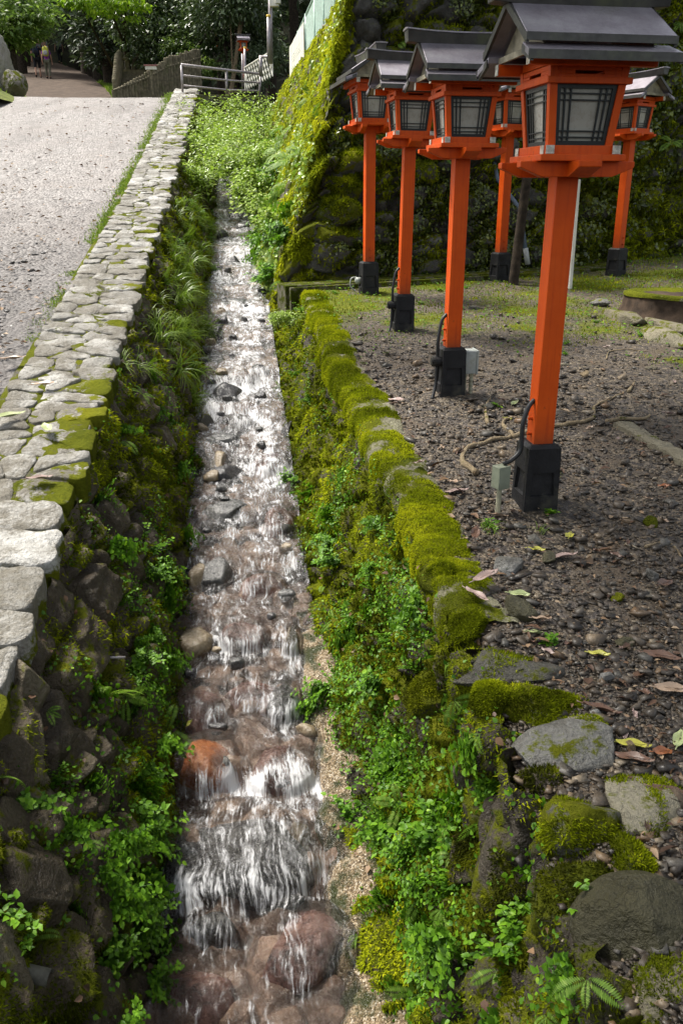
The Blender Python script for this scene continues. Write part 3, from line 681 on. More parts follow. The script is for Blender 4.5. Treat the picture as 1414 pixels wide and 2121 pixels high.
brk = sst(-.35, .35, fbm(Xo * 7, Yg * 2.2, None, 3, 51))
foam = (.34 * sst(.14, .75, slope) + .30 * np.exp(-((fs - 0.0) / .12) ** 2) + .2 * np.exp(-((fs - 1.) / .12) ** 2)) * (.35 + .8 * brk)
foam = foam + .36 * fbm(Xo * 4.5, Yg * 1.5, None, 3, 33) + .34 * sst(3.3, 7, Yg) + .14 * sst(-.1, .25, Xo) + .08 - .25 * sst(.20, .36, np.abs(Xo))
foam = foam + .10 * sst(3.3, 4.2, Yg) * np.exp(-((fs - .75) / .3) ** 2) * brk
foam = foam + .62 * np.exp(-((Yg - 3.03 - .06 * vn(Xo * 8, 0 * Xo)) / .05) ** 2) * sst(-.16, .0, Xo) + .2 * np.exp(-((Yg - 2.75) / .22) ** 2) - .1 * np.exp(-((Yg - 3.3) / .2) ** 2)
rb = boul[0]; foam = foam - .75 * np.exp(-(((Xg - rb[0]) / (rb[2] * 1.0)) ** 2 + ((Yg - rb[1] - .03) / .16) ** 2) ** 2)
grid('water', np.stack([Xg, Yg, wsm], 2), M['water'], None, True, {'foam': foam}, np.stack([Xo, Yg], 2))['kind'] = 'structure'
for i, (cx, cy, rx, ry, rise, cov, mt, lab) in enumerate(boul):
    V, F = rockV(4, (rx, ry, rise + .10), 300 + i, 8, .80, .08, flat=.72 if mt in ('b_grey', 'b_tan') and not cov else 0)
    V[:, 2] -= .085
    if not cov: V[:, 2] += .012
    o = mesh('stream_boulder' if rx > .07 else 'stream_stone', V, F, M[mt], None, True, {'rnd': np.full(len(V), .5), 'moss': np.full(len(V), .1)})
    o.location = (cx, cy, zw(cy) + .012); o.rotation_euler = (.10, 0, random.uniform(-.15, .15))
    tag(o, lab, 'boulder' if rx > .07 else 'stone', 'stones in the stream')

for i in range(46):
    y_ = 3.1 + 9 * (i / 46) ** 1.2 + random.uniform(-.1, .1); o_ = random.choice((-1, -1, 1)) * random.uniform(.08, .36) if i % 3 else random.uniform(-.3, .3); rx = random.uniform(.022, .06) * (1 + y_ * .04); ry = rx * random.uniform(.5, .9)
    V, F = rockV(3, (rx, ry, rx * .8), 1300 + i, 9, .85, .1, flat=.6 if i % 2 else 0)
    o = mesh('stream_stone', V, F, M[('b_dark', 'b_grey', 'b_tan', 'b_dark', 'b_grey')[i % 5]], None, True, {'rnd': np.full(len(V), .5), 'moss': np.full(len(V), 0.)}); zz_ = float(zstep(np.array([y_]), np.array([o_]))[0][0])
    o.location = (cen(y_) + o_, y_, zz_ + random.uniform(-.4, .3) * rx); o.rotation_euler = (random.uniform(0, .3), random.uniform(-.2, .2), random.uniform(-.5, .5)); tag(o, 'small wet stone parting the fast water of the stream', 'stone', 'small wet stones in the stream')
# ------------------------------------------------------------------ ground of the lantern terrace
YT = ylin(.8, 13.5, 330); XT = np.concatenate([np.linspace(0, 1, 120) ** 1.6 * 8])
Yt, Xt = np.meshgrid(YT, XT, indexing='ij')
gx = cen(Yt) + .80 + Xt
gz = zt(Yt) + .02 * fbm(gx * 1.3, Yt * 1.3, None, 4, 2) + .010 * fbm(gx * 9, Yt * 9, None, 3, 5) + .05 * sst(2.6, 5, gx) * fbm(gx * .8, Yt * .8, None, 3, 7) + .04 * np.clip(gx - 3, 0, 9)
for px, py, h in ((.72, 5.42, .05), (.935, 3.64, .03)): gz = gz + h * np.exp(-(((gx - px) / .22) ** 2 + ((Yt - py) / .22) ** 2))
gz = gz - .05 * sst(.12, 0, Xt)
GP = np.stack([gx, Yt, gz], 2)
gm = .15 * fbm(gx * .9, Yt * .9, None, 3, 4) + .55 * sst(5.6, 8.2, Yt + .25 * gx) + .10 * sst(.5, .15, Xt) * sst(3, 5, Yt) - .10 + .25 * sst(.25, .5, fbm(gx * 1.1 + 3, Yt * 1.1, None, 4, 44))
grid('ground', GP, M['ground'], None, True, {'moss': gm})['kind'] = 'structure'
def gh(x, y):
    i = np.searchsorted(YT, y); i = min(max(i, 0), len(YT) - 1); j = min(np.searchsorted(XT, x - cen(y) - .8), len(XT) - 1)
    return float(gz[i, j])

# ------------------------------------------------------------------ road and path
YD = ylin(.9, 34, 300); s_ = np.linspace(0, 1, 130) ** 1.3
def road_left(y): return -9.5 - .02 * y
Pd = np.empty((300, 130, 3))
for i, y in enumerate(YD):
    xr = cen(y) - 1.38; xl = road_left(y)
    if y > 23.5: xr = xr - (y - 23.5) * 1.05
    Pd[i, :, 0] = xr + (xl - xr) * s_ if xl < xr else xr
    Pd[i, :, 1] = y
    z = float(zc(min(y, 23.2))) - .015
    if y > 22: z = z - .16 * max(0, min(1, (y - 22.8) / 3.5)) ** 1.5
    Pd[i, :, 2] = z
dd = Pd[..., 0] * .0
Pd[..., 2] += .03 * fbm(Pd[..., 0] * .7, Pd[..., 1] * .7, None, 4, 9) + .008 * fbm(Pd[..., 0] * 7, Pd[..., 1] * 7, None, 3, 10)
Pd[..., 2] -= .05 * sst(0, .06, s_)[None] * sst(9, 4, Pd[..., 1])
wet = sst(12.5, 5.5, Pd[..., 1] + .5 * fbm(Pd[..., 0] * .6, Pd[..., 1] * .6, None, 3, 3) * 2)
grid('road', Pd, M['road'], None, False, {'wet': wet})['kind'] = 'structure'
# brown path climbing into the trees
def pc(y): return -11.6 - .30 * (y - 37) - .0025 * (y - 37) ** 2
def pz(y): return 1.85 + .168 * (y - 26.5) if y > 26.5 else 1.85
YQ = np.linspace(25, 85, 120)
Pq = np.array([[(pc(y) + o * (2.4 + .0 * y), y, pz(y) + .03 * float(vn(o * 3, y * .8)) - .1 * abs(o) ** 3) for o in np.linspace(-1.15, 1.0, 26)] for y in YQ])
grid('path', Pq, M['path'], None, True)['kind'] = 'structure'
# wooded ground around
xx = np.linspace(-55, 40, 190); yy = np.linspace(23.6, 110, 150)
Yh, Xh = np.meshgrid(yy, xx, indexing='ij')
pcv = np.vectorize(pc)(Yh); pzv = np.vectorize(pz)(Yh)
side = Xh - pcv
low = 1.35 + .085 * (Yh - 24)                                    # little valley to the right of the path
hz = np.where(side < 0, pzv - .15 + .55 * np.clip(-side - 2.7, 0, 30) ** .9, np.where(side < 2.6, pzv - .25, np.maximum(pzv - .3 - .9 * (side - 2.6), low)))
hz = np.maximum(hz, low + .32 * np.clip(side - 9.5, 0, 40)  * sst(30, 45, Yh)) + .35 * fbm(Xh * .35, Yh * .35, None, 4, 3) * sst(2.5, 4, np.abs(side))
hz = hz + np.clip(Yh - 66, 0, 80) * .55
hz = np.where((Xh > -6) & (Yh < 30), np.minimum(hz, 1.6 + .1 * (Yh - 24)), hz)
grid('hillside', np.stack([Xh, Yh, hz], 2), M['hill'], None, True)['kind'] = 'structure'
def hh(x, y):
    i = int(np.clip(np.searchsorted(yy, y), 0, len(yy) - 1)); j = int(np.clip(np.searchsorted(xx, x), 0, len(xx) - 1)); return float(hz[i, j])
# grass bank at the edge of the road, beyond the crest
xb = np.linspace(-24, -7.9, 60); yb = np.linspace(16, 36, 60)
Yb, Xb = np.meshgrid(yb, xb, indexing='ij')
eg = -8.2 - .345 * (Yb - 23)
bz = zc(np.minimum(Yb, 23)) + np.maximum(0, Yb - 25) * .13 + .42 * np.clip(eg - Xb, 0, 20) ** .8 - .25 * sst(0, .5, Xb - eg) + .08 * fbm(Xb * 1.2, Yb * 1.2, None, 4, 3) - .02
grid('verge', np.stack([Xb, Yb, bz], 2), M['bank'], None, True)['kind'] = 'structure'

# ------------------------------------------------------------------ tall retaining wall behind the lanterns
_cz, _cx = [], []
for _v, _u in ((640, 622), (575, 628), (500, 645), (450, 658), (390, 688), (330, 705), (200, 724), (100, 738), (0, 750), (-200, 785)):
    _z = 0.
    for _ in range(12): _p = at(_u, _v, 10.05 + (_z + 1.05) * .30); _z = _p.z
    _cz.append(_z); _cx.append(_p.x)
def corner(z): return np.array([np.interp(z, _cz, _cx), 10.05 + (z + 1.05) * .30, z])
def side_pt(y, z):                         # stream-side face
    r = z - zw(10.) if False else z
    c0 = corner(z); k = max(0, y - c0[1])
    return np.array([c0[0] - .121 * k - .05 * min(k, 6) * .35, c0[1] + k, z])
KS = np.concatenate([[0], ylin(.03, 13.5, 330)])
Bs = []; Ts = []
for k in KS:
    y0 = 10.05 + k; zb = zw(y0) - .1; b = corner(zb); Bs.append((cen(y0) + .33 + .12 * max(0, 1 - k / 1.5), b[1] + k, zb))
    zt_ = 3.3 - .9 * float(sst(0, 3.2, k)); t_2 = corner(zt_); Ts.append((t_2[0] - .138 * k * 1.0, t_2[1] + k * (1 - .05), zt_))
Bs = np.array(Bs); Ts = np.array(Ts)
PS, NS, DS, AS_ = wall_face(Bs, Ts, 170, (.34, .30), .12, 41, .04)
if NS[..., 0].mean() > 0: NS = -NS
PS = PS + NS * DS[..., None]
bw = thing('retaining_wall', 'tall battered stone wall thick with moss and ferns behind the lanterns', 'wall')
AS_['moss'] = AS_['moss'] + .12
grid('stream_side_face', PS, M['bigwall'], bw, False, {k: AS_[k] for k in ('rnd', 'moss')})
KF = np.linspace(0, 9, 330); dv = np.array([.945, .325, 0])
Bf = np.array([corner(-1.25) + dv * k for k in KF]); Tf = np.array([corner(3.7) + dv * k for k in KF])
PF, NF, DF, AF = wall_face(Bf, Tf, 190, (.50, .33), .20, 57, .0)
if NF[..., 1].mean() > 0: NF = -NF
PF = PF + NF * DF[..., None]
AF['moss'] = AF['moss'] + .14 * sst(2.2, 4, KF)[:, None] - .05
grid('front_face', PF, M['frontwall'], bw, False, {k: AF[k] for k in ('rnd', 'moss')})
CORN = []
cs_ = np.stack([np.interp(np.linspace(0, 1, 190), np.linspace(0, 1, 170), PS[0, :, k]) for k in range(3)], 1); cf_ = PF[0]; tt = np.linspace(0, 1, 12)[:, None, None]
CP = cs_[None] * (1 - tt) + cf_[None] * tt + np.array([-.05, -.05, 0]) * np.sin(tt * math.pi) + .07 * np.sin(tt * math.pi) * np.stack([fbm(np.broadcast_to(cs_[None, :, 2] * 4, (12, 190)), np.broadcast_to(tt[:, :, 0] * 2, (12, 190)) + q_, None, 4, 3) for q_ in (0, 9, 18)], 2)
grid('corner_face', CP, M['frontwall'], bw, False, {'rnd': np.full(CP.shape[:2], .5), 'moss': .2 + .4 * fbm(CP[..., 2] * 2, CP[..., 0] * 2, None, 3, 8)})
# big corner stones
for i, (u, v, w, h, ms) in enumerate([(668, 545, 90, 55, -.25), (690, 490, 130, 60, .35), (705, 440, 130, 80, .6), (708, 392, 100, 70, .75), (722, 335, 120, 60, .6), (735, 245, 60, 50, -.1), (748, 190, 55, 45, .1), (762, 110, 60, 55, -.1)]):
    z0 = 0.
    for _ in range(10): z0 = at(u, v, 10.05 + (z0 + 1.05) * .30).z
    c0 = corner(z0); p = Vector(c0) + Vector((.10 + .0006 * w, .16, 0)) ; s = w / 1700 * 10.6 * .46
    o = rock('corner_stone', (s, s * .8, h / 1700 * 10.6 * .5), 500 + i, M['frontwall'], p, random.uniform(-.4, .4), ms - .2, 4, bw, planes=14, cut=.82, nz=.1)
    CORN.append((o, ms))
# mossy concrete drain kerb at its foot
dr = thing('drain_kerb', 'low mossy concrete drain kerb along the foot of the tall wall', 'kerb')
p0 = on(602, 606, -1.618, .06) + Vector((0, 0, .05)); p1 = Vector((6.5, 12.0, zt(12) + .05))
dx_ = (p1 - p0).normalized(); px_ = Vector((-dx_.y, dx_.x, 0))
def strip(mb, off, w, h0, h1, a=0, b=None):
    b = (p1 - p0).length if b is None else b
    A = p0 + dx_ * a + px_ * off; B = p0 + dx_ * b + px_ * off
    return mb.hexa([A + Vector((0, 0, h0)), B + Vector((0, 0, h0)), B + px_ * w + Vector((0, 0, h0)), A + px_ * w + Vector((0, 0, h0)), A + Vector((0, 0, h1)), B + Vector((0, 0, h1)), B + px_ * w + Vector((0, 0, h1)), A + px_ * w + Vector((0, 0, h1))])
o = strip(MB(), 0, .06, -.30, .0).build('kerb', M['mosslip'], dr, False, .008); 
o = strip(MB(), .20, .35, -.35, .0).build('ledge', M['mosslip'], dr, False, .008)
# @@LANTERNS
# ------------------------------------------------------------------ vermilion lanterns
def frus(mb, z0, h0, z1, h1, cx=0, cy=0):
    return mb.hexa([(cx - h0, cy - h0, z0), (cx + h0, cy - h0, z0), (cx + h0, cy + h0, z0), (cx - h0, cy + h0, z0), (cx - h1, cy - h1, z1), (cx + h1, cy - h1, z1), (cx + h1, cy + h1, z1), (cx - h1, cy + h1, z1)])
def make_lantern():
    L = thing('paper_lantern', 'x', 'lantern')
    # plinth with a square recess on the front and left faces (built as frames round a sunken panel)
    p = MB(); hb, ht, H = .082, .076, .305
    frus(p, -.06, hb * 1.01, H - .016, ht); frus(p, H - .016, ht, H, ht - .016)
    b = p.build('plinth', M['plinth'], L)
    bm = bmesh.new(); bm.from_mesh(b.data); bm.faces.ensure_lookup_table()
    bmesh.ops.recalc_face_normals(bm, faces=bm.faces)
    for nx, ny in ((0, -1), (-1, 0), (1, 0), (0, 1)):
        f = max((q for q in bm.faces if abs(q.normal.z) < .3 and q.calc_area() > .03), key=lambda q: q.normal.x * nx + q.normal.y * ny)
        r = bmesh.ops.inset_individual(bm, faces=[f], thickness=.036)
        zs_ = [v.co.z for v in f.verts]; zm = max(zs_)
        for v in f.verts: v.co.z = .175 if v.co.z > .15 else .065
        r = bmesh.ops.inset_individual(bm, faces=[f], thickness=.006, depth=-.014)
    bm.to_mesh(b.data); bm.free()
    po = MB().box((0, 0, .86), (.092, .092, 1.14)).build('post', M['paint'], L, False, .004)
    for z in (.345, .415): MB().tube([(-.046, -.005, z), (-.062, -.005, z)], .008, 8).tube([(-.062, -.005, z), (-.066, -.005, z)], .0055, 6).build('bolt', M['paint'], po)
    # bracket boards with tapered ends
    def board(x0, x1, y0, y1, along):
        q = [(x0, 1.452), (x0 * .62, 1.418), (x1 * .62, 1.418), (x1, 1.452), (x1, 1.474), (x0, 1.474)]
        mb = MB()
        if along == 'x': mb.prism(q, y0, y1, 1)
        else: mb.prism(q, y0, y1, 0)
        return mb.build('bracket_board', M['paint'], L, False, .003)
    board(-.235, .235, -.130, -.085, 'x'); board(-.235, .235, .085, .130, 'x'); board(-.24, .24, -.046, .046, 'y')
    MB().box((0, 0, 1.486), (.345, .345, .024)).build('platform', M['paint'], L, False, .003)
    sl_ = MB()
    for s in (-1, 1): sl_.box((0, s * .135, 1.514), (.31, .034, .032))
    for s in (-1, 1): sl_.box((s * .135, 0, 1.5145), (.034, .325, .031))
    si = sl_.build('sill_frame', M['paint'], L, False, .002)
    for s in (-1, 1):
        for q in (-1, 1):
            MB().box((s * .135, q * .1635, 1.5145), (.033, .003, .030)).build('end_grain', M['endgrain'], si)
            MB().box((q * .156, s * .135, 1.514), (.003, .033, .031)).build('end_grain', M['endgrain'], si)
    # flared housing: corner posts, head rail, frieze
    z0, z1, a0, a1 = 1.529, 1.742, .132, .152
    ho = MB(); w = .030
    for sx in (-1, 1):
        for sy in (-1, 1):
            V = []
            for z, a in ((z0, a0), (z1 + .062, a1 + .006)):
                V += [(sx * a, sy * a, z), (sx * (a - w), sy * a, z), (sx * (a - w), sy * (a - w), z), (sx * a, sy * (a - w), z)]
            ho.hexa(V if sx * sy > 0 else V[3::-1] + V[:3:-1])
    for s in (-1, 1):
        ho.box((0, s * (a1 + .004), z1 + .010), (.335, .026, .022)); ho.box((s * (a1 + .004), 0, z1 + .0105), (.026, .335, .021))
        # frieze boards with a long slot
        for c, d in (((0, s * (a1 - .003), z1 + .026), (.25, .012, .012)), ((0, s * (a1 - .003), z1 + .052), (.25, .012, .018)), ((-.0925, s * (a1 - .003), z1 + .0375), (.07, .011, .0125)), ((.0925, s * (a1 - .003), z1 + .0375), (.07, .011, .0125))):
            ho.box(c, d); ho.box((c[1], c[0], c[2]), (d[1], d[0], d[2] - .0005))
    ho.build('housing', M['paint'], L, False, .0018)
    MB().box((0, 0, z1 + .030), (.27, .27, .004)).build('slot_backing', M['lattice'], L)
    # four windows: dark lattice over a pale pane
    for k in range(4):
        Rz = Matrix.Rotation(k * math.pi / 2, 3, 'Z')
        def wp(u, t, d):                     # u across -1..1, t 0..1 up, d out of the pane
            a = a0 + (a1 - a0) * t - w * .45
            return Rz @ Vector((u * (a0 + (a1 - a0) * t - w), -a - d, z0 + (z1 - z0) * t))
        fr = MB()
        def bar(u0, u1, t0, t1, d0=-.004, d1=.006):
            V = [wp(u0, t0, d1), wp(u1, t0, d1), wp(u1, t0, d0), wp(u0, t0, d0), wp(u0, t1, d1), wp(u1, t1, d1), wp(u1, t1, d0), wp(u0, t1, d0)]
            fr.hexa(V)
        bar(-1, -.86, 0, 1); bar(.86, 1, 0, 1); bar(-.86, .86, 0, .085); bar(-.86, .86, .93, 1)
        for u in (-.70, -.50, .50, .70): bar(u - .028, u + .028, .085, .93, -.003, .003)
        for t in (.145, .245, .745, .85): bar(-.86, .86, t - .011, t + .011, -.0022, .0038)
        wo = fr.build('window', M['lattice'], L)
        MB().add([wp(-.9, .05, -.006), wp(.9, .05, -.006), wp(.9, .96, -.006), wp(-.9, .96, -.006), wp(-.9, .05, -.009), wp(.9, .05, -.009), wp(.9, .96, -.009), wp(-.9, .96, -.009)], [(0, 1, 2, 3), (7, 6, 5, 4), (0, 4, 5, 1), (1, 5, 6, 2), (2, 6, 7, 3), (3, 7, 4, 0)]).build('pane', M['paper'], wo)
    # purlins with pale ends
    pu = MB()
    for s in (-1, 1):
        pu.box((0, s * .172, 1.818), (.50, .034, .040))
    pu.box((0, 0, 1.822), (.30, .31, .03))
    pr = pu.build('purlin', M['paint'], L, False, .002); 
    for s in (-1, 1):
        for q in (-1, 1): MB().box((q * .2515, s * .172, 1.818), (.003, .033, .039)).build('end_grain', M['endgrain'], pr)
    # gable boards
    for s in (-1, 1):
        g_ = MB().prism([(-.215, 1.862), (.215, 1.862), (0, 2.005)], s * .205, s * .215, 0).build('gable', M['gable'], L)
        MB().box((s * .235, 0, 1.852), (.012, .40, .022)).build('tie_beam', M['gable'], g_)
    # two tier roof
    rf = MB(); hx = .288
    for s in (-1, 1):
        rf.hexa([(-hx, s * .238, 1.868), (hx, s * .238, 1.868), (hx - .012, 0, 2.015), (-hx + .012, 0, 2.015), (-hx, s * .238, 1.892), (hx, s * .238, 1.892), (hx - .012, s * .0, 2.038), (-hx + .012, s * .0, 2.038)])
    ro = rf.build('roof', M['roof'], L, False, .002)
    lo = MB()
    for s in (-1, 1):
        lo.hexa([(-hx - .008, s * .292, 1.806), (hx + .008, s * .292, 1.806), (hx - .004, s * .19, 1.846), (-hx + .004, s * .19, 1.846), (-hx - .008, s * .292, 1.830), (hx + .008, s * .292, 1.830), (hx - .004, s * .19, 1.868), (-hx + .004, s * .19, 1.868)])
    lo.build('lower_roof', M['roof'], ro, False, .002)
    fa = MB()
    for s in (-1, 1):
        fa.box((0, s * .2395, 1.879), (hx * 2 + .004, .006, .026)); fa.box((0, s * .2945, 1.816), (hx * 2 + .02, .006, .030))
        for q in (-1, 1):                   # barge boards down the gable ends
            x = q * (hx - .004)
            fa.hexa([(x - .006, s * .236, 1.858), (x + .006, s * .236, 1.858), (x + .006, 0, 2.006), (x - .006, 0, 2.006), (x - .006, s * .236, 1.889), (x + .006, s * .236, 1.889), (x + .006, 0, 2.034), (x - .006, 0, 2.034)])
            fa.hexa([(x - .005, s * .290, 1.795), (x + .007, s * .290, 1.795), (x + .007, s * .195, 1.832), (x - .005, s * .195, 1.832), (x - .005, s * .290, 1.824), (x + .007, s * .290, 1.824), (x + .007, s * .195, 1.860), (x - .005, s * .195, 1.860)])
    fa.build('roof_edge', M['rooftrim'], ro)
    # ridge box, ends swept up
    rg = MB(); n = 9; V = []; F = []
    for i in range(n):
        x = -.35 + .70 * i / (n - 1); u = .014 * (abs(x) / .35) ** 2.2
        V += [(x, -.036, 2.008 + u), (x, .036, 2.008 + u), (x * 1.015, .050, 2.068 + u), (x * 1.015, -.050, 2.068 + u)]
        if i: a = (i - 1) * 4; F += [(a + k, a + (k + 1) % 4, a + 4 + (k + 1) % 4, a + 4 + k) for k in range(4)]
    F += [(3, 2, 1, 0), tuple(4 * (n - 1) + k for k in range(4))]
    ri = rg.add(V, F).build('ridge', M['rooftrim'], ro, False, .003)
    cp = MB(); V = []; F = []
    for i in range(n):
        x = -.36 + .72 * i / (n - 1); u = .014 * (abs(x) / .35) ** 2.2
        V += [(x, -.055, 2.0685 + u), (x, .055, 2.0685 + u), (x, .055, 2.0755 + u), (x, 0, 2.082 + u), (x, -.055, 2.0755 + u)]
        if i: a = (i - 1) * 5; F += [(a + k, a + (k + 1) % 5, a + 5 + (k + 1) % 5, a + 5 + k) for k in range(5)]
    F += [(4, 3, 2, 1, 0), tuple(5 * (n - 1) + k for k in range(5))]
    cp.add(V, F).build('ridge_cap', M['roof'], ro)
    return L
proto = make_lantern()
LAN = [((1104, 1050), 9.3, 1.010, 0, 'biggest red lantern, at the mossy edge nearest the camera, with a small green grey box beside its black plinth'),
       ((930, 822), 9.3, 1.015, 0, 'second red lantern of the row, with a pale grey box fixed to its black plinth'),
       ((833, 682), 9.3, 1.065, .4, 'third red lantern of the row, black cable looping down to a round fitting on its plinth'),
       ((763, 608), 103, 1.14, .6, 'slim red lantern against the mossy corner of the tall wall, gable facing forward'),
       ((1033, 582), 112, 1.11, .4, 'red lantern standing behind a thin dark tree trunk at the foot of the tall wall'),
       ((1273, 573), 126, 1.07, .5, 'red lantern turned at an angle beside the leaf covered wall, beyond the tree stump')]
lans = []
for i, ((u, v), yaw, sc, lean, lab) in enumerate(LAN):
    L = proto if i == 0 else dup(proto)
    p = onter(u, v); p.z = gh(p.x, p.y) - .01
    L.location = p; L.rotation_euler = (0, R(lean) * 1.5, R(yaw)); L.scale = (sc, sc, sc); L['label'] = ' '.join(lab.split()[:16]); L['group'] = 'red lanterns on the terrace'; lans.append(L)
def lw_(i, x, y, z): return lans[i].matrix_basis @ Vector((x, y, z))
def cat(pts, k=8):
    pts = [Vector(p) for p in pts]; P = [pts[0]] + pts + [pts[-1]]; out = []
    for i in range(1, len(P) - 2):
        a, b, c, d = P[i - 1:i + 3]
        for j in range(k):
            t = j / k; out.append(.5 * ((2 * b) + (c - a) * t + (2 * a - 5 * b + 4 * c - d) * t * t + (3 * b - a - 3 * c + d) * t ** 3))
    return out + [pts[-1]]
bpy.context.view_layer.update()
# cables, fittings and boxes
def cable(i, pts, lab, r=.011):
    return tag(MB().tube(cat(pts), r, 8).build('cable', M['rubber'], None, True), lab, 'cable', 'black cables on the lantern posts')
bx = lans[0].matrix_basis @ Vector((-.19, -.03, .17)); 
cable(0, [lw_(0, -.046, -.01, .50), lw_(0, -.075, -.02, .47), lw_(0, -.098, -.03, .40), lw_(0, -.10, -.035, .32), lw_(0, -.108, -.04, .27), lw_(0, -.15, -.05, .235), lw_(0, -.185, -.055, .225)], 'black cable bending from the biggest lantern post into the green grey box')
jb = thing('junction_box', 'small green grey metal box on a short stake beside the biggest lantern', 'box', lw_(0, -.195, -.055, 0), R(30))
MB().box((0, 0, .165), (.062, .052, .105)).build('case', M['greenbox'], jb, False, .003)
MB().box((0, -.0285, .165), (.066, .005, .109)).build('lid', M['greenbox'], jb, False, .002)
MB().tube([(0, 0, -.03), (0, 0, .113)], .012, 8).build('stake', M['conduit'], jb)
for i, lab in ((1, 'round black fitting and cable on the plinth of the second lantern'), (2, 'round black fitting and cable on the plinth of the third lantern')):
    cable(i, [lw_(i, -.046, -.01, .51), lw_(i, -.080, -.02, .47), lw_(i, -.100, -.03, .36), lw_(i, -.102, -.03, .25), lw_(i, -.103, -.03, .17), lw_(i, -.11, -.04, .06), lw_(i, -.14, -.08, -.02)], lab.replace('round black fitting and cable on', 'black cable running down past'))
    f = MB().tube([lw_(i, -.08, -.03, .215), lw_(i, -.135, -.03, .215)], .034, 14).tube([lw_(i, -.135, -.03, .215), lw_(i, -.142, -.03, .215)], .026, 14).build('cable_fitting', M['plinth'])
    tag(f, lab.replace(' and cable', ''), 'fitting', 'cable fittings on the lantern plinths')
f = MB().tube([lw_(3, .0, .08, .13), lw_(3, .0, .13, .13)], .035, 12).tube(cat([lw_(3, 0, .12, .16), lw_(3, 0, .17, .15), lw_(3, 0, .18, .08), lw_(3, 0, .13, .03)]), .008, 7).build('cable_fitting', M['greybox'], None, True)
tag(f, 'grey conduit elbow at the plinth of the lantern by the wall corner', 'fitting', 'cable fittings on the lantern plinths')
mb_ = thing('meter_box', 'pale grey electrical box with two ribbed conduits on the second lantern plinth', 'box', lw_(1, .118, .015, .20), R(9.3))
MB().box((0, 0, 0), (.085, .11, .15)).build('case', M['greybox'], mb_, False, .004)
MB().box((.0495, 0, 0), (.013, .118, .158)).build('lid', M['greybox'], mb_, False, .003)
for x in (-.022, .022):
    q = [(x, -.02, -.075 - .016 * k) for k in range(10)]
    MB().tube(q, [.014 if k % 2 else .0115 for k in range(10)], 9).tube([(x, -.02, -.07), (x, -.02, -.10)], .017, 9).build('conduit', M['conduit'], mb_, False)
# @@PLANTS
M['litter'] = m_leaf('leaf_litter', [(0, (.03, .015, .008)), (.5, (.10, .05, .025)), (.8, (.20, .12, .06)), (1, (.34, .25, .16))], .6, .1)
# ------------------------------------------------------------------ loose and fixed rocks on the terrace
def onwall(u, v, right=True):
    x, y, z = ray(u, v); lo, hi = .8, 14.
    def f(t):
        X, Y, Z = x * t, y * t, z * t; top = zt(Y) if right else float(zc(Y)); b = zw(Y)
        k = (Z - b) / (top - b)
        return (X - cen(Y)) - (.43 + .39 * k) if right else (-.33 - .50 * k) - (X - cen(Y))
    t = .9
    while t < 14 and f(t) < 0: t += .02
    return Vector((x * t, y * t, z * t))
def fur(o, N, mat, L=.011):
    me = o.data; V = np.empty(len(me.vertices) * 3, np.float32); me.vertices.foreach_get('co', V); V = V.reshape(-1, 3)
    F = np.empty(len(me.loops), np.int32); me.loops.foreach_get('vertex_index', F); F = F.reshape(-1, 3)
    a, b, c = V[F[:, 0]], V[F[:, 1]], V[F[:, 2]]; n = np.cross(b - a, c - a); A = np.linalg.norm(n, axis=1); n = n / (A[:, None] + 1e-12)
    Rm = np.array(o.rotation_euler.to_matrix()); wn = n @ Rm.T; ce = (a + b + c) / 3; wc = ce @ Rm.T + np.array(o.location)
    w = A * sst(-.25, .5, wn[:, 2] - .25 * wn[:, 1]) * sst(-.12, .22, fbm(wc[:, 0] * 7, wc[:, 1] * 7, wc[:, 2] * 7, 4, 61) + .05)
    k = np.searchsorted(np.cumsum(w), rng.random(N) * w.sum()); k = np.minimum(k, len(w) - 1); s = rng.random((N, 1)); t = rng.random((N, 1)); q = s + t > 1; s = np.where(q, 1 - s, s); t = np.where(q, 1 - t, t)
    p = a[k] + (b[k] - a[k]) * s + (c[k] - a[k]) * t; d = n[k] + rng.normal(0, .5, p.shape); l = L * (.5 + rng.random(N)); pw = p @ Rm.T + np.array(o.location)
    r_ = np.clip(.45 + .8 * fbm(pw[:, 0] * 9, pw[:, 1] * 9, pw[:, 2] * 9, 3, 5) + rng.normal(0, .13, N), 0, 1)
    f = leafmesh('moss', pw, d @ Rm.T, n[k] @ Rm.T, l, l * .4, mat, o.parent, r_, shape=3); f['kind'] = 'stuff'
EDGE = [(1048, 1372, 120, 62, .07, 'edge', .02, 0), (1030, 1430, 62, 60, .10, 'edge', .62, 0), (1118, 1452, 110, 58, .08, 'edge', .55, 0), (1185, 1548, 122, 72, .10, 'edge', -.06, .75),
        (1222, 1700, 95, 75, .12, 'edge', .42, 0), (1335, 1660, 95, 95, .06, 'cement', .2, .7), (1328, 1890, 125, 82, .12, 'olive', -.6, 0), (1395, 2030, 100, 90, .10, 'cement', .3, .6),
        (965, 1290, 60, 45, .07, 'edge', .6, 0), (1195, 1500, 60, 35, .05, 'cement', .15, 0), (1290, 1780, 60, 60, .07, 'edge', .25, 0), (920, 1180, 60, 55, .08, 'edge', .6, 0)]
for i, (u, v, w, h, hz_, mt, ms, fl) in enumerate(EDGE):
    p = onter(u, v); d = p.length; s = d / FPX
    o = rock('edge_stone', (w * s, h * s * 1.25, hz_), 700 + i, M[mt], p - Vector((0, 0, hz_ * .45)), random.uniform(-.4, .4), ms, 5, rw, tilt=(random.uniform(-.08, .05), random.uniform(-.15, .05)), planes=8 if mt == 'olive' else 13, cut=.93 if mt == 'olive' else .78, nz=.05 if mt == 'olive' else .09, flat=fl)
    if ms > 0: fur(o, int(1200 + 7500 * ms), M['moss'], .0085)
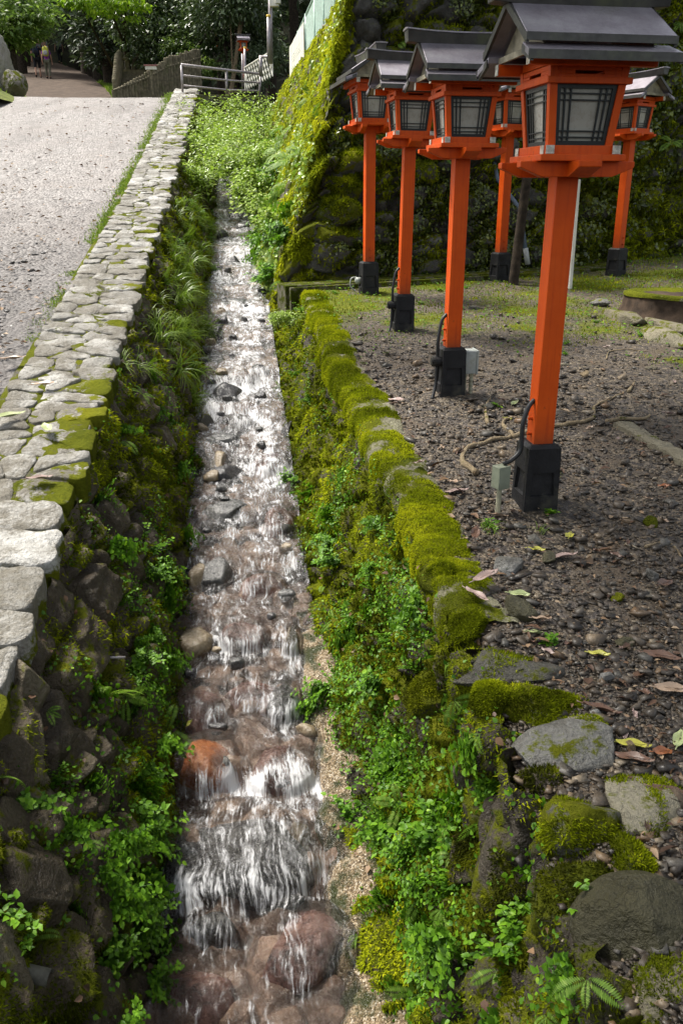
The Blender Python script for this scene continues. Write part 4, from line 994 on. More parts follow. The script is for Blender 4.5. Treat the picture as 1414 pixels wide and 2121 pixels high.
FACE = [(1160, 1875, 95, 120, .3, 0), (1030, 1790, 95, 120, .25, 1), (1085, 1640, 60, 110, .1, 2), (960, 1760, 70, 80, .35, 3), (1060, 1960, 80, 100, .3, 4), (975, 1560, 55, 80, .2, 5), (1130, 1720, 55, 90, .2, 6), (1200, 2010, 80, 90, .15, 7), (870, 1430, 60, 70, .5, 8), (1090, 2090, 90, 80, .1, 9)]
for u, v, w, h, ms, i in FACE:
    p = onwall(u, v); s = p.length / FPX
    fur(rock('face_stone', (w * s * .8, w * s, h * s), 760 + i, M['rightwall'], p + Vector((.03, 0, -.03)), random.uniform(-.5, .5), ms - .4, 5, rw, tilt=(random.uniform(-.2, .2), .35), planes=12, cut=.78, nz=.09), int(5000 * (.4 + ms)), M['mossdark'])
LFACE = [(70, 1420, 75, 90, .05, 0), (150, 1410, 55, 85, .1, 1), (165, 1560, 60, 100, .1, 2), (45, 1600, 70, 110, 0, 3), (230, 1560, 50, 90, .2, 4), (90, 1830, 110, 150, .1, 5), (40, 1720, 60, 110, 0, 6), (210, 1740, 55, 80, .25, 7), (250, 1640, 45, 80, .3, 8), (110, 1680, 60, 90, .05, 9), (200, 1300, 50, 70, .2, 10), (280, 1180, 40, 60, .2, 11), (20, 1980, 70, 120, .1, 12), (290, 1700, 45, 90, .35, 13), (155, 1980, 70, 90, .15, 14), (140, 1250, 50, 60, .0, 15)]
for u, v, w, h, ms, i in LFACE:
    p = onwall(u, v, False); s = p.length / FPX
    rock('face_stone', (w * s * .8, w * s, h * s * .9), 800 + i, M['leftwall'], p + Vector((-.04, 0, -.02)), random.uniform(-.5, .5), ms - .2, 5, lw, tilt=(random.uniform(-.2, .2), -.35), planes=12, cut=.78, nz=.09)
LOOSE = [(1050, 1180, 36, 34, .05, 'edge', -.3, 'dark angular rock among weeds below the biggest lantern'), (1073, 1268, 40, 30, .05, 'olive', .15, 'olive boulder with a moss edge beside the mossy lip'),
         (1133, 1163, 15, 20, .03, 'olive', .0, 'small ochre block beside the pale fallen leaves'), (1048, 1187, 26, 18, .035, 'edge', -.3, 'grey cracked stone in front of the dark angular rock'),
         (1345, 1085, 20, 16, .03, 'mosslip', .6, 'green moss cushion on the gravel near the frame edge'), (1277, 1243, 16, 12, .022, 'mosslip', .6, 'small moss tuft on the gravel between brown leaves'),
         (1350, 1195, 18, 14, .03, 'edge', -.4, 'blue grey stone beside the upright brown leaf'), (1240, 632, 26, 12, .05, 'edge', .15, 'smooth dark stone on the mossy ground behind the white post'),
         (1255, 1400, 22, 12, .02, 'edge', -.4, 'flat grey stone under the dark curled leaf'), (1210, 780, 12, 8, .03, 'root', -.4, 'reddish brown stone standing alone in the far gravel'),
         (1350, 763, 15, 5, .012, 'cement', -.6, 'flat cream stone lying in the gravel below the kerb stones'), (1168, 758, 14, 5, .012, 'cement', -.5, 'flat tan stone right beside the biggest orange post'),
         (985, 640, 16, 6, .03, 'edge', 0, 'grey stone on the moss between the second and biggest lantern'), (1290, 1330, 22, 13, .02, 'olive', -.4, 'flat tan stone below the yellow leaf'), (1010, 845, 18, 9, .03, 'edge', -.4, 'dark slate stone near the second lantern'),
         (1300, 1545, 14, 18, .02, 'root', -.6, 'ochre angular pebble above the lime yellow leaf'), (1235, 1478, 16, 10, .02, 'edge', -.4, 'grey brown stone behind the long brown leaf'), (1105, 1125, 16, 12, .03, 'edge', -.3, 'dark stone touching the biggest black plinth')]
for i, (u, v, w, h, hz_, mt, ms, lab) in enumerate(LOOSE):
    p = onter(u, v); s = p.length / FPX; p.z = gh(p.x, p.y)
    tag(rock('loose_stone', (w * s, h * s * 1.4, hz_ * 1.1), 900 + i, M[mt], p + Vector((0, 0, hz_ * .25)), random.uniform(-.5, .5), ms, 4, None, planes=12, cut=.7), lab, 'stone')
# kerb stones, concrete strip, stump
for (ua, va, ub, vb, wd, hgt, lab) in ((1252, 650, 1335, 680, .13, .10, 'long pale kerb stone nearest the tree stump, low and rounded'), (1335, 690, 1412, 722, .13, .13, 'broken pale kerb stone next to the frame edge below the stump'), (1322, 662, 1440, 706, .10, .09, 'long kerb stone lying between the stump and the broken kerb stone')):
    a = onter(ua, va); b = onter(ub, vb); c = (a + b) / 2; ang = math.atan2(b.y - a.y, b.x - a.x)
    tag(rock('kerb_stone', ((b - a).length / 2 * 1.15, wd, hgt), 950 + ua, M['cement'], c + Vector((0, 0, .02)), ang, .28, 4, None, planes=14, cut=.8, flat=.55), lab, 'kerb stone')
a = onter(1268, 886); b = onter(1440, 985); d = (b - a).normalized(); n_ = Vector((-d.y, d.x, 0)) * .10
V = []; F = []; K = 40
for i in range(K):
    p = a + (b - a) * i / (K - 1); w_ = 1 + .15 * float(vn(i * .5, 1.)); z = .035 + .006 * float(vn(i * .7, 4.))
    V += [p + Vector((0, 0, -.05)), p + Vector((0, 0, z)), p + n_ * .3 + Vector((0, 0, z + .008)), p + n_ * w_ + Vector((0, 0, z)), p + n_ * w_ + Vector((0, 0, -.05))]
    if i: F += [((i - 1) * 5 + k, (i - 1) * 5 + k + 1, i * 5 + k + 1, i * 5 + k) for k in range(4)]
F += [(0, 1, 2, 3, 4), tuple((K - 1) * 5 + k for k in (4, 3, 2, 1, 0))]
o = mesh('concrete_strip', V, F, M['cement'], None, False, {'rnd': np.full(len(V), .5), 'moss': np.clip(.45 * np.array([float(vn(i // 5 * .25, 2.)) for i in range(len(V))]), -.2, .6)})
tag(o, 'narrow weathered concrete strip half buried in the gravel, moss at its far side', 'kerb')
def blob(name, rings, mat, parent, seed, amp, attrs_m, loc):
    n = 48; V = []; F = []
    for j, (r, z) in enumerate(rings):
        for k in range(n):
            a = 2 * math.pi * k / n; f = 1 + amp * float(vn(math.cos(a) * 2 + seed, math.sin(a) * 2, z * 2, seed)) + amp * .6 * float(vn(math.cos(a) * 6 + seed, math.sin(a) * 6, z, seed))
            V.append((r * f * math.cos(a), r * f * math.sin(a), z + .02 * float(vn(math.cos(a) * 3 * r, math.sin(a) * 3 * r, 0, seed + 1))))
        if j: F += [((j - 1) * n + k, (j - 1) * n + (k + 1) % n, j * n + (k + 1) % n, j * n + k) for k in range(n)]
    F.append(tuple((len(rings) - 1) * n + k for k in range(n)))
    o = mesh(name, V, F, mat, parent, True, {'rnd': np.full(len(V), .5), 'moss': np.full(len(V), attrs_m)}); o.location = (0, 0, 0); return o
stp = onter(1375, 655); st = thing('tree_stump', 'broad cut tree stump with a mossy top beside the kerb stones', 'stump', (stp.x, stp.y, gh(stp.x, stp.y)))
blob('stump_side', [(.50, -.1), (.44, 0), (.40, .08), (.385, .17), (.375, .20)], M['stumpwood'] if 'stumpwood' in M else M['root'], st, 3, .07, -.1, None)
blob('stump_top', [(.395, .18), (.39, .205), (.33, .222), (.2, .20), (.05, .195)], M['mosslip'], st, 3, .07, .25, None)
# roots, pipes, posts
def root(pts, r, lab):
    P = cat([onter(u, v) for u, v in pts], 7); P = [Vector((p.x, p.y, gh(p.x, p.y) + (r if np.isscalar(r) else r[0]) * .45 + .008 * float(vn(p.x * 9, p.y * 9)))) for p in P]
    n = len(P); rad = [r * (1 - .55 * i / n) * (1 + .25 * float(vn(i * .6, r * 99))) for i in range(n)]
    mb = MB().tube(P, rad, 9); k = len(mb.v)
    tag(mb.build('tree_root', M['root'], None, True, 0, {'rnd': [.5] * k, 'moss': [.35 * float(vn(i / 60., 3.)) for i in range(k)]}), lab, 'root')
root([(985, 985), (958, 958), (965, 932), (1010, 915), (1060, 902), (1040, 880), (1060, 865)], .017, 'curled knobbly root looping beside the mossy lip')
root([(1060, 905), (1110, 893), (1160, 884), (1205, 878), (1228, 868), (1230, 845), (1258, 832), (1290, 815)], .015, 'long root running behind the biggest orange post')
root([(1255, 878), (1290, 872), (1330, 872), (1345, 862)], .015, 'short bare root near the concrete strip')
root([(1010, 880), (1005, 850), (1015, 825)], .012, 'thin root crossing the gravel below the second lantern')
root([(1255, 745), (1262, 730), (1300, 728), (1340, 730)], .006, 'thin pale forked rootlet in the far gravel')
root([(1300, 815), (1312, 795)], .012, 'stub of root poking out of the gravel')
root([(1335, 1135), (1370, 1125), (1400, 1135), (1420, 1180)], .008, 'thin dark root curling at the frame edge near the moss cushion')
bp = MB().tube([at(1020, 320, 11.2), at(1030, 372, 11.1), at(1076, 432, 10.9), at(1088, 520, 10.75)], .026, 10).build('drain_pipe', M['bluepipe'], None, True); tag(bp, 'slate blue drain pipe leaning against the wall behind the lanterns', 'pipe')
MB().tube([at(1087.4, 514, 10.72), at(1092, 548, 10.7)], .034, 10).build('pipe_collar', M['greybox'], bp, True)
wp0 = onter(1178, 598); wp1 = at(1196, 372, wp0.y + .02)
wpo = MB().box(((wp0 + wp1) / 2), (.045, .045, (wp1 - wp0).length), (wp1 - wp0).to_track_quat('Z', 'Y').to_matrix()).build('marker_post', M['white'], None, False, .004); tag(wpo, 'thin cream painted post standing just behind the biggest lantern', 'post')
rod = onwall(215, 1363, False); tag(MB().tube([rod + Vector((-.06, 0, 0)), rod + Vector((.10, -.01, .01))], .006, 8).build('iron_rod', M['steel'], None, True), 'short thin iron rod sticking out of the road wall over the stream', 'rod')
st_ = onwall(75, 2020, False); stub = MB(); M['rubberpipe'] = m_simple('dirty_grey_pipe', (.13, .125, .10), .7, .3, .4, 20, 0, .3, (.05, .05, .02))
for r0, r1 in ((.032, .032),):
    stub.tube([st_ + Vector((-.15, .02, .02)), st_ + Vector((.045, -.01, 0))], [r0 * .8, r1 * .8], 14, False).tube([st_ + Vector((.045, -.01, 0)), st_ + Vector((-.15, .02, .02))], [.020, .020], 14, False)
tag(stub.build('pipe_stub', M['rubberpipe'], None, True), 'stub of grey drain pipe in the road wall near the bottom corner', 'pipe')

# ------------------------------------------------------------------ gravel
def gravel(name, P, size, mat):
    V = np.array([(x, y, z) for z in (-1, 1) for y in (-1, 1) for x in (-1, 1)]) * .72; F = np.array([(0, 2, 3, 1), (4, 5, 7, 6), (0, 1, 5, 4), (1, 3, 7, 5), (3, 2, 6, 7), (2, 0, 4, 6)]); N = len(P); n = 8
    sc = size[:, None] * np.stack([rng.uniform(.7, 1.5, N), rng.uniform(.6, 1.1, N), rng.uniform(.22, .6, N)], 1)
    X = (V[None] + rng.uniform(-.42, .42, (N, n, 3))) * sc[:, None]
    a = rng.uniform(0, 6.28, N); t = rng.normal(0, .3, N)
    X = np.stack([X[..., 0] * np.cos(t)[:, None] - X[..., 2] * np.sin(t)[:, None], X[..., 1], X[..., 0] * np.sin(t)[:, None] + X[..., 2] * np.cos(t)[:, None]], 2)
    X = np.stack([X[..., 0] * np.cos(a)[:, None] - X[..., 1] * np.sin(a)[:, None], X[..., 0] * np.sin(a)[:, None] + X[..., 1] * np.cos(a)[:, None], X[..., 2]], 2)
    X = X + P[:, None]
    FF = (np.arange(N)[:, None, None] * n + F[None]).reshape(-1, 4)
    o = mesh(name, X.reshape(-1, 3), FF, mat, None, False, {'rnd': np.repeat(rng.random(N), n)}); o['kind'] = 'stuff'; return o
def project(n, u0, u1, v0, v1, a, b):
    u = rng.uniform(u0, u1, n); v = rng.uniform(v0, v1, n); x = (u - 707) / FPX; yc = (1060.5 - v) / FPX
    y = CT + yc * ST; z = -ST + yc * CT; Y = a / (z / y - b); return x / y * Y, Y
def ghv(X, Y):
    i = np.clip(np.searchsorted(YT, Y), 0, len(YT) - 1); j = np.clip(np.searchsorted(XT, X - cen(Y) - .8), 0, len(XT) - 1); return gz[i, j]
X, Y = project(60000, 600, 1750, 640, 2350, -1.618, .06)
lim = .86 + .09 * sst(2.5, 2.9, Y) * (1 + .35 * vn(Y * 2.3, X * 0 + 2.)) + .05 * rng.normal(size=len(X))
k = (X - cen(Y) > lim) & (Y > .9) & (Y < 8.5) & (X < 5) & (rng.random(len(X)) < sst(8.4, 5.5, Y + .3 * X) + .15)
k &= (fbm(X * 2.2, Y * 2.2, None, 3, 77) > -.45 + .6 * (rng.random(len(X)) - .5))
for px, py in ((.935, 3.64), (.72, 5.42)): k &= np.hypot(X - px, (Y - py)) > .13 + .1 * rng.random(len(X))
X, Y = X[k], Y[k]; sz = .0040 + .0042 * rng.pareto(2.6, len(X)); sz = np.clip(sz, 0, .026) * (1 + .10 * (Y - 2)).clip(.9, 1.7)
gravel('gravel', np.stack([X, Y, ghv(X, Y) + sz * .25], 1), sz, M['gravel'])
X, Y = project(30000, -700, 330, 380, 1500, -2.018, .167)
k = (X < cen(Y) - 1.36 - .05 * rng.random(len(X))) & (Y > .9) & (Y < 12) & (rng.random(len(X)) < sst(13, 6, Y) + .1); X, Y = X[k], Y[k]
sz = np.clip(.007 + .006 * rng.pareto(2.4, len(X)), 0, .035)
gravel('road_gravel', np.stack([X, Y, zc(Y) - .03 + sz * .2 - .03 * sst(.5, 0, (cen(Y) - 1.38 - X))], 1), sz, M['roadgravel'])

# ------------------------------------------------------------------ fallen leaves
def fallen(kind, L, p, rz, label, group=None, curl=.25, tilt=.1, wide=.42):
    n, m = 11, 7; V = []; F = []
    for i in range(n):
        t = i / (n - 1); w = L * wide * math.sin(math.pi * min(1, t * .93 + .035)) ** .75 * (1 - .25 * t) * .5
        for j in range(m):
            s = (j / (m - 1) - .5) * 2
            V.append((L * (t - .5), w * s, abs(s) ** 1.6 * w * curl * 1.6 + curl * .25 * L * (2 * t - 1) ** 2 + .004 * math.sin(t * 9 + s * 3)))
    F = [(i * m + j, (i + 1) * m + j, (i + 1) * m + j + 1, i * m + j + 1) for i in range(n - 1) for j in range(m - 1)]
    mb = MB(); mb.v = [Vector(v) for v in V]; mb.f = F; mb.tube([(-L * .66, 0, .004), (-L * .4, 0, L * .02), (L * .45, 0, curl * .2 * L + .001)], [.0018, .0018, .0006], 5)
    o = mb.build('fallen_leaf', M['leaf_' + kind], None, True); o.location = p; o.rotation_euler = (random.uniform(-tilt, tilt), random.uniform(-tilt, tilt), rz)
    return tag(o, label, 'leaf', group or 'fallen leaves')
LV = [(1003, 1222, .10, 'pink', 30, 'pinkish fallen leaf lying on the mossy lip, upper of a touching pair'), (985, 1258, .10, 'pink', -55, 'pinkish fallen leaf on the mossy lip, lower of a touching pair'), (945, 1022, .10, 'pink', 10, 'pale brown fallen leaf on the moss just before the green grey box'),
      (982, 1128, .085, 'brown', 75, 'curled brown leaf on the gravel edge left of the dark angular rock'), (1030, 1075, .085, 'tan', 10, 'tan fallen leaf in front of the biggest black plinth'), (1178, 1115, .085, 'yellow', 70, 'yellow green fallen leaf standing among the pale leaves'),
      (1165, 1160, .10, 'pink', 5, 'large pale pinkish leaf beside the small ochre block'), (1110, 1145, .06, 'yellow', -15, 'small yellowish leaf beside the ochre block'), (1240, 1355, .06, 'yellow', -20, 'small lime yellow leaf in the middle of the gravel'),
      (1370, 1360, .10, 'brown', -20, 'dark curled leaf lying over a flat grey stone'), (1375, 1215, .10, 'brown', 45, 'brown leaf propped upright beside the blue grey stone'), (1245, 1470, .10, 'brown', -8, 'long brown leaf with a clear midrib on the gravel'),
      (1310, 1545, .085, 'yellow', -5, 'bright lime yellow leaf near the frame edge'), (1312, 1575, .09, 'brown', -25, 'dark grey brown leaf touching the bright lime yellow leaf'), (1370, 1560, .07, 'rust', 25, 'rust orange leaf beside the bright lime yellow leaf'),
      (1405, 1535, .075, 'green', 60, 'pale yellow green leaf cut by the frame edge'), (1395, 1650, .10, 'brown', -20, 'dark leaf lying low near the frame edge below the rust leaf'), (1390, 1430, .09, 'tan', -10, 'greyish tan leaf near the frame edge'), (1110, 1315, .07, 'green', 20, 'pale green grey leaf in front of the grey mossy edge stone'),
      (1075, 1240, .07, 'green', -10, 'silvery green leaf leaning on the olive boulder'), (1065, 840, .09, 'green', 60, 'pale cream leaf standing beyond the curled root'), (820, 830, .12, 'pink', -45, 'pinkish leaf at the edge of the moss below the second lantern'), (752, 770, .11, 'green', 80, 'pale green round leaf on the mossy lip'),
      (800, 735, .11, 'green', 75, 'silvery narrow leaf beside the moss near the third lantern'), (1050, 870, .05, 'yellow', 20, 'small bright green yellow leaf on the curled root'), (940, 1000, .06, 'tan', -60, 'pale torn leaf at the rim of the moss'), (868, 975, .05, 'brown', -10, 'little brown leaf lying on the mossy lip'),
      (1120, 1290, .06, 'tan', 0, 'small pale leaf between the olive boulder and the grey edge stone'), (1385, 860, .07, 'pink', 10, 'pinkish leaf on the gravel beyond the concrete strip')]
for u, v, L, kd, ang, lab in LV:
    p = onter(u, v); p.z = gh(p.x, p.y) + (.055 if p.x - cen(p.y) < 1.05 and p.y > 2.7 else .012); fallen(kd, L * 1.22, p, R(ang), lab, tilt=.3)
for u, v, L, kd, ang, lab in [(100, 905, .15, 'green', -60, 'green and cream leaf lying on the grey cap stones'), (20, 880, .2, 'green', 40, 'long green leaf on the gravel edge of the road wall'), (95, 812, .16, 'tan', 0, 'thin dry leaf lying on a rounded cap stone'), (85, 1010, .13, 'pink', 35, 'pale mauve leaf on a mossy cap stone'), (30, 758, .17, 'tan', 15, 'pale dry leaf on the dark road gravel')]:
    p = on(u, v, -2.018, .167); fallen(kd, L, p + Vector((0, 0, .05)), R(ang), lab)
p = onwat(394, 1515); fallen('yellow', .05, p + Vector((0, 0, .05)), 1.2, 'small yellow leaf stuck on wet stone above the rust boulder')
for i in range(60):
    u, v = random.uniform(830, 1400), random.uniform(690, 1700); p = onter(u, v)
    if p.x - cen(p.y) < .98: continue
    p.z = gh(p.x, p.y) + .008; fallen(random.choice(['brown', 'brown', 'tan', 'pink', 'rust']), random.uniform(.03, .06), p, random.uniform(0, 6.3), 'small dry leaf scattered on the dark gravel of the terrace', 'small dry leaves on the terrace gravel', .3, .35)

# ------------------------------------------------------------------ moss blades on walls, lip and ground
def blades(name, P, W, N, mat, L, flip, droop=.5, parent=None, wid=.4, seedr=0, bias=None):
    p, n = scatter(P, W, N, flip)
    d = n + rng.normal(0, .55, p.shape); d[:, 2] -= droop
    dist = np.linalg.norm(p, axis=1)
    l = L * (.5 + rng.random(N)) * np.clip(dist / 3.2, .7, 4)
    rn = np.clip(.5 + .75 * fbm(p[:, 0] * 4, p[:, 1] * 4, p[:, 2] * 4, 3, 5) + rng.normal(0, .13, N) + (0 if bias is None else bias), 0, 1)
    o = leafmesh(name, p, d, n, l, l * wid, mat, parent, rn, shape=3); o['kind'] = 'stuff'; return o
def mw(A, P, lo, hi): return sst(lo, hi, A['moss'] + .25 * fbm(P[..., 0] * 6, P[..., 1] * 6, P[..., 2] * 6, 3, 9)) / (P[..., 1] ** 1.6)
blades('moss', CP, sst(-.25, .2, fbm(CP[..., 0] * 3, CP[..., 1] * 3, CP[..., 2] * 3, 3, 9)) + 0., 26000, M['moss'], .013, False, 1.0)
for o, ms in CORN:
    if ms > .2: fur(o, int(6000 * ms), M['moss'], .03)
blades('moss', PR, mw(AR, PR, -.35, .05), 300000, M['moss'], .0135, False, .5, bias=-.12)
blades('moss', PL, mw(AL, PL, -.12, .2), 190000, M['moss'], .0135, False, .5, bias=-.1)
blades('moss', PS, mw(AS_, PS, -.05, .25), 170000, M['moss'], .017, False, 1.6, bias=.25, wid=.25)
blades('moss', PF, mw(AF, PF, -.1, .25), 120000, M['moss'], .012, False, .6)
blades('moss', lp, sst(-.1, .25, LIPM + .2 * fbm(lp[..., 0] * 8, lp[..., 1] * 8, None, 3, 2)) / lp[..., 1] ** 1.6, 110000, M['moss'], .0065, True, -.2, bias=.12)
gw = sst(.25, .55, gm + .35 * fbm(gx * 2.2, Yt * 2.2, None, 3, 9)) / Yt ** 1.2
blades('ground_moss', GP, gw + 1e-6, 40000, M['moss'], .0075, False, -.6, bias=-.05)
# ------------------------------------------------------------------ plants
def frame(n, roll=0.):
    z = Vector(n).normalized(); up = Vector((0, 0, 1)) - z * z.z
    if up.length < .2: up = Vector((random.uniform(-1, 1), random.uniform(-1, 1), 0))
    y = up.normalized(); x = y.cross(z); m = Matrix((x, y, z)).transposed()
    return (m @ Matrix.Rotation(roll, 3, 'Z')).to_euler()
def fern_proto(seed, mat, nf=7, L=.16):
    r = np.random.default_rng(seed); p = []; d = []; n = []; l = []; rn = []
    for f in range(nf):
        a = r.uniform(-1.35, 1.35) + (math.pi if r.random() < .25 else 0); LL = L * r.uniform(.55, 1.1); rise = r.uniform(.25, .9); dirv = np.array([math.sin(a), -math.cos(a) * .8, 0]); q = np.zeros(3); K = 20
        for i in range(K):
            t = i / K; step = (dirv * (1 - .2 * t) + np.array([0, -.35 * t, rise * (1 - 1.9 * t)])); step /= np.linalg.norm(step); q = q + step * LL / K
            side = np.cross(step, [0, 0, 1.]); side /= np.linalg.norm(side) + 1e-6; nn = np.cross(side, step); ln = LL * .21 * math.sin(math.pi * min(1, .12 + t * .9)) ** .8
            for s in (-1, 1):
                p.append(q.copy()); d.append(side * s + step * .45); n.append(nn if s > 0 else nn); l.append(ln); rn.append(np.clip(.45 + r.normal(0, .15) + .2 * (f % 2), 0, 1))
        p.append(np.zeros(3)); d.append(q); n.append(np.array([0, 0, 1.])); l.append(.01); rn.append(.1)
    return leafmesh('fern', np.array(p), np.array(d), np.array(n), np.array(l), np.array(l) * .30, mat, None, np.array(rn), .05)
def herb_proto(seed, mat, ns=7, L=.13, leaf=.022, name='leafy_plant'):
    r = np.random.default_rng(seed); p = []; d = []; n = []; l = []; rn = []
    for s in range(ns):
        a = r.uniform(0, 6.28); dirv = np.array([math.cos(a) * .7, math.sin(a) * .5 - .45, r.uniform(.3, .9)]); q = np.zeros(3); K = int(r.integers(5, 9)); LL = L * r.uniform(.5, 1.1)
        for i in range(K):
            t = i / K; dirv = dirv + np.array([0, -.09, -.03]) + r.normal(0, .10, 3); q0 = q; q = q + dirv / np.linalg.norm(dirv) * LL / K
            p.append(q0); d.append(q - q0); n.append(np.array([0, .3, 1.])); l.append(LL / K * 1.15); rn.append(-.02)
            for e in range(3):
                b = r.uniform(0, 6.28); dd = np.array([math.cos(b), math.sin(b) - .25, r.uniform(-.1, .35)])
                p.append(q + dd * .004); d.append(dd); n.append(np.array([0, .30, 1.]) + r.normal(0, .28, 3)); l.append(leaf * r.uniform(.55, 1.25)); rn.append(np.clip(.3 + .35 * t + r.normal(0, .18), 0, 1))
    l = np.array(l); wd_ = np.array([.72 * q if r_ >= 0 else .0028 for q, r_ in zip(l, rn)]); rn = [abs(q) for q in rn]; return leafmesh(name, np.array(p), np.array(d), np.array(n), l, wd_, mat, None, np.array(rn), .10, 7)
def grass_proto(seed, mat, nb=34, L=.30, w=.008, name='grass_clump'):
    r = np.random.default_rng(seed); V = []; F = []; rn = []
    for b in range(nb):
        a = r.uniform(0, 6.28); LL = L * r.uniform(.45, 1.1); out = r.uniform(.25, .9); c = np.array([math.cos(a), math.sin(a) - .3, 0]); sd = np.array([-math.sin(a), math.cos(a), 0]); q = r.normal(0, .015, 3) * [1, 1, 0]; dv_ = c * out * .5 + np.array([0, .2, 1.]); K = 6; base = len(V)
        for i in range(K + 1):
            t = i / K; wd = w * (1 - t ** 2) * r.uniform(.9, 1.1) + .0004
            V += [q - sd * wd * .5, q + sd * wd * .5]; rn += [np.clip(.3 + .5 * t + r.normal(0, .08), 0, 1)] * 2
            dv_ = dv_ + np.array([c[0] * .12, c[1] * .12 - .05, -.26 * (1 + out) * (t + .25)]); q = q + dv_ / np.linalg.norm(dv_) * LL / K
            if i: F.append((base + 2 * i - 2, base + 2 * i - 1, base + 2 * i + 1, base + 2 * i))
    return mesh(name, np.array(V), np.array(F), mat, None, True, {'rnd': np.array(rn)})
def plant(protos, P, W, N, flip, sc, label, cat_, group, upright=0., roll=.5, off=0.):
    p, n = scatter(P, W, N, flip)
    for i in range(N):
        o = protos[i % len(protos)]
        if o.get('used'): o = o.copy(); COL.objects.link(o)
        else: o['used'] = 1
        if 'used' in o.keys() and o is not protos[i % len(protos)]: del o['used']
        nn = Vector(n[i]).lerp(Vector((0, 0, 1)), upright); o.location = Vector(p[i]) + Vector(n[i]) * off; o.rotation_euler = frame(nn, random.uniform(-roll, roll)); s = random.uniform(*sc); o.scale = (s, s, s)
        tag(o, label, cat_, group)
def gauss(P, spots, r=.16):
    w = np.zeros(P.shape[:2])
    for s in spots:
        d = np.linalg.norm(P - np.array(s), axis=2); w += np.exp(-(d / r) ** 2)
    return w
ferns = [fern_proto(i, M['fern'], 3 + i % 3) for i in range(5)]
herbs = [herb_proto(20 + i, M['herb'], 13 + i % 5) for i in range(6)]
grs = [grass_proto(40 + i, M['grass']) for i in range(4)]
def fresh(l): return [dup(o) if False else (lambda c: (COL.objects.link(c), c)[1])(o.copy()) for o in l]
def inv(P, k=1.4): return 1 / P[..., 1] ** k
rs = [onwall(u, v) for u, v in ((760, 1230), (845, 1260), (700, 1150), (690, 1080), (905, 1870), (870, 1800), (800, 1660), (780, 1560), (870, 1900), (660, 1000), (720, 1320), (680, 1480), (640, 800), (590, 670))]
ls = [onwall(u, v, False) for u, v in ((230, 1800), (255, 1960), (140, 1700), (300, 1420), (290, 1290), (320, 1340), (280, 1480), (330, 1200), (350, 1100), (310, 1900), (300, 1650), (370, 900), (400, 780))]
plant(herbs, PL, gauss(PL, ls, .12) * inv(PL) + .03 * inv(PL), 95, False, (.8, 1.35), 'bright green leafy plant rooted in the mossy road wall above the water', 'plant', 'leafy plants on the road wall', .25, .6, .01)
herbs2 = fresh(herbs); plant(herbs2, PR, gauss(PR, rs, .13) * inv(PR) + .06 * inv(PR), 120, False, (.75, 1.3), 'bright green leafy plant rooted in the mossy channel wall below the lanterns', 'plant', 'leafy plants on the channel wall', .25, .6, .01)
plant(ferns, PR, (.2 + gauss(PR, [onwall(u, v) for u, v in ((900, 1430), (760, 1730), (880, 1600), (930, 1900), (960, 1470), (900, 1720), (800, 1790), (1000, 1500))], .16)) * inv(PR), 75, False, (.5, .85), 'small pale green fern on the shaded channel wall below the lanterns', 'fern', 'ferns on the channel wall', .1, .5, .01)
f2 = fresh(ferns); plant(f2, PL, (.3 + gauss(PL, [onwall(u, v, False) for u, v in ((230, 1410), (370, 900), (210, 1440), (330, 1000))], .15)) * inv(PL), 40, False, (.55, 1.1), 'small green fern on the shaded road wall above the water', 'fern', 'ferns on the road wall', .1, .5, .01)
f3 = fresh(ferns); wS = inv(PS, .6) * (.15 + sst(1.9, .6, PS[..., 2] - zw(PS[..., 1]) * .6)); plant(f3, PS, wS, 130, False, (1.3, 2.4), 'pale sunlit fern hanging on the tall mossy wall beside the stream', 'fern', 'ferns on the tall wall beside the stream', .15, .6, .02)
h3 = fresh(herbs); plant(h3, PS, wS * sst(1.2, .2, PS[..., 2] - zw(PS[..., 1]) - .3), 62, False, (1.6, 2.8), 'sunlit leafy plant low on the tall mossy wall beside the stream', 'plant', 'leafy plants on the tall wall beside the stream', .3, .6, .02)
f4 = fresh(ferns); plant(f4, PF, sst(.1, .4, AF['moss'] + .3) + .15, 50, False, (1.0, 2.0), 'dark green fern on the shaded wall behind the lanterns', 'fern', 'ferns on the wall behind the lanterns', .2, .6, .02)
wl = sst(5.5, 8, PL[..., 1]) * sst(17, 12, PL[..., 1]) * sst(.0, .5, np.linspace(0, 1, PL.shape[1]))[None] * sst(1., .55, np.linspace(0, 1, PL.shape[1]))[None]
plant(grs, PL, wl * inv(PL, .6), 90, False, (.8, 1.45), 'arching bright grass clump growing from the upper road wall over the stream', 'grass', 'grass clumps over the upper stream', .5, .6)
h5 = fresh(herbs); plant(h5, PL, wl * inv(PL, .6), 22, False, (1.5, 2.4), 'leafy plant among the grass clumps over the upper stream', 'plant', 'leafy plants among the grass clumps', .4, .6, .02)
# weeds on the terrace
g5 = [grass_proto(60 + i, M['grass'], 14, .07, .003, 'weed') for i in range(2)] + [herb_proto(70 + i, M['herb'], 5, .05, .016, 'weed') for i in range(4)]
spots = [onter(u, v) for u, v in ((1180, 1315), (1060, 1130), (1110, 1120), (1260, 1110), (1240, 1080), (940, 860), (905, 850), (1190, 1010), (1230, 1000), (960, 840), (860, 700), (900, 690), (790, 640), (1300, 720), (1390, 730), (1150, 1090), (1200, 700), (1030, 1060), (1180, 1480))]
plant(g5, GP, (gauss(GP, spots, .13) + .35 * sst(6.2, 8, Yt + .25 * gx)) * sst(.15, .3, Xt) / Yt, 130, False, (.7, 1.3), 'little green weed sprouting from the terrace ground', 'weed', 'weeds on the terrace', .6, 3)
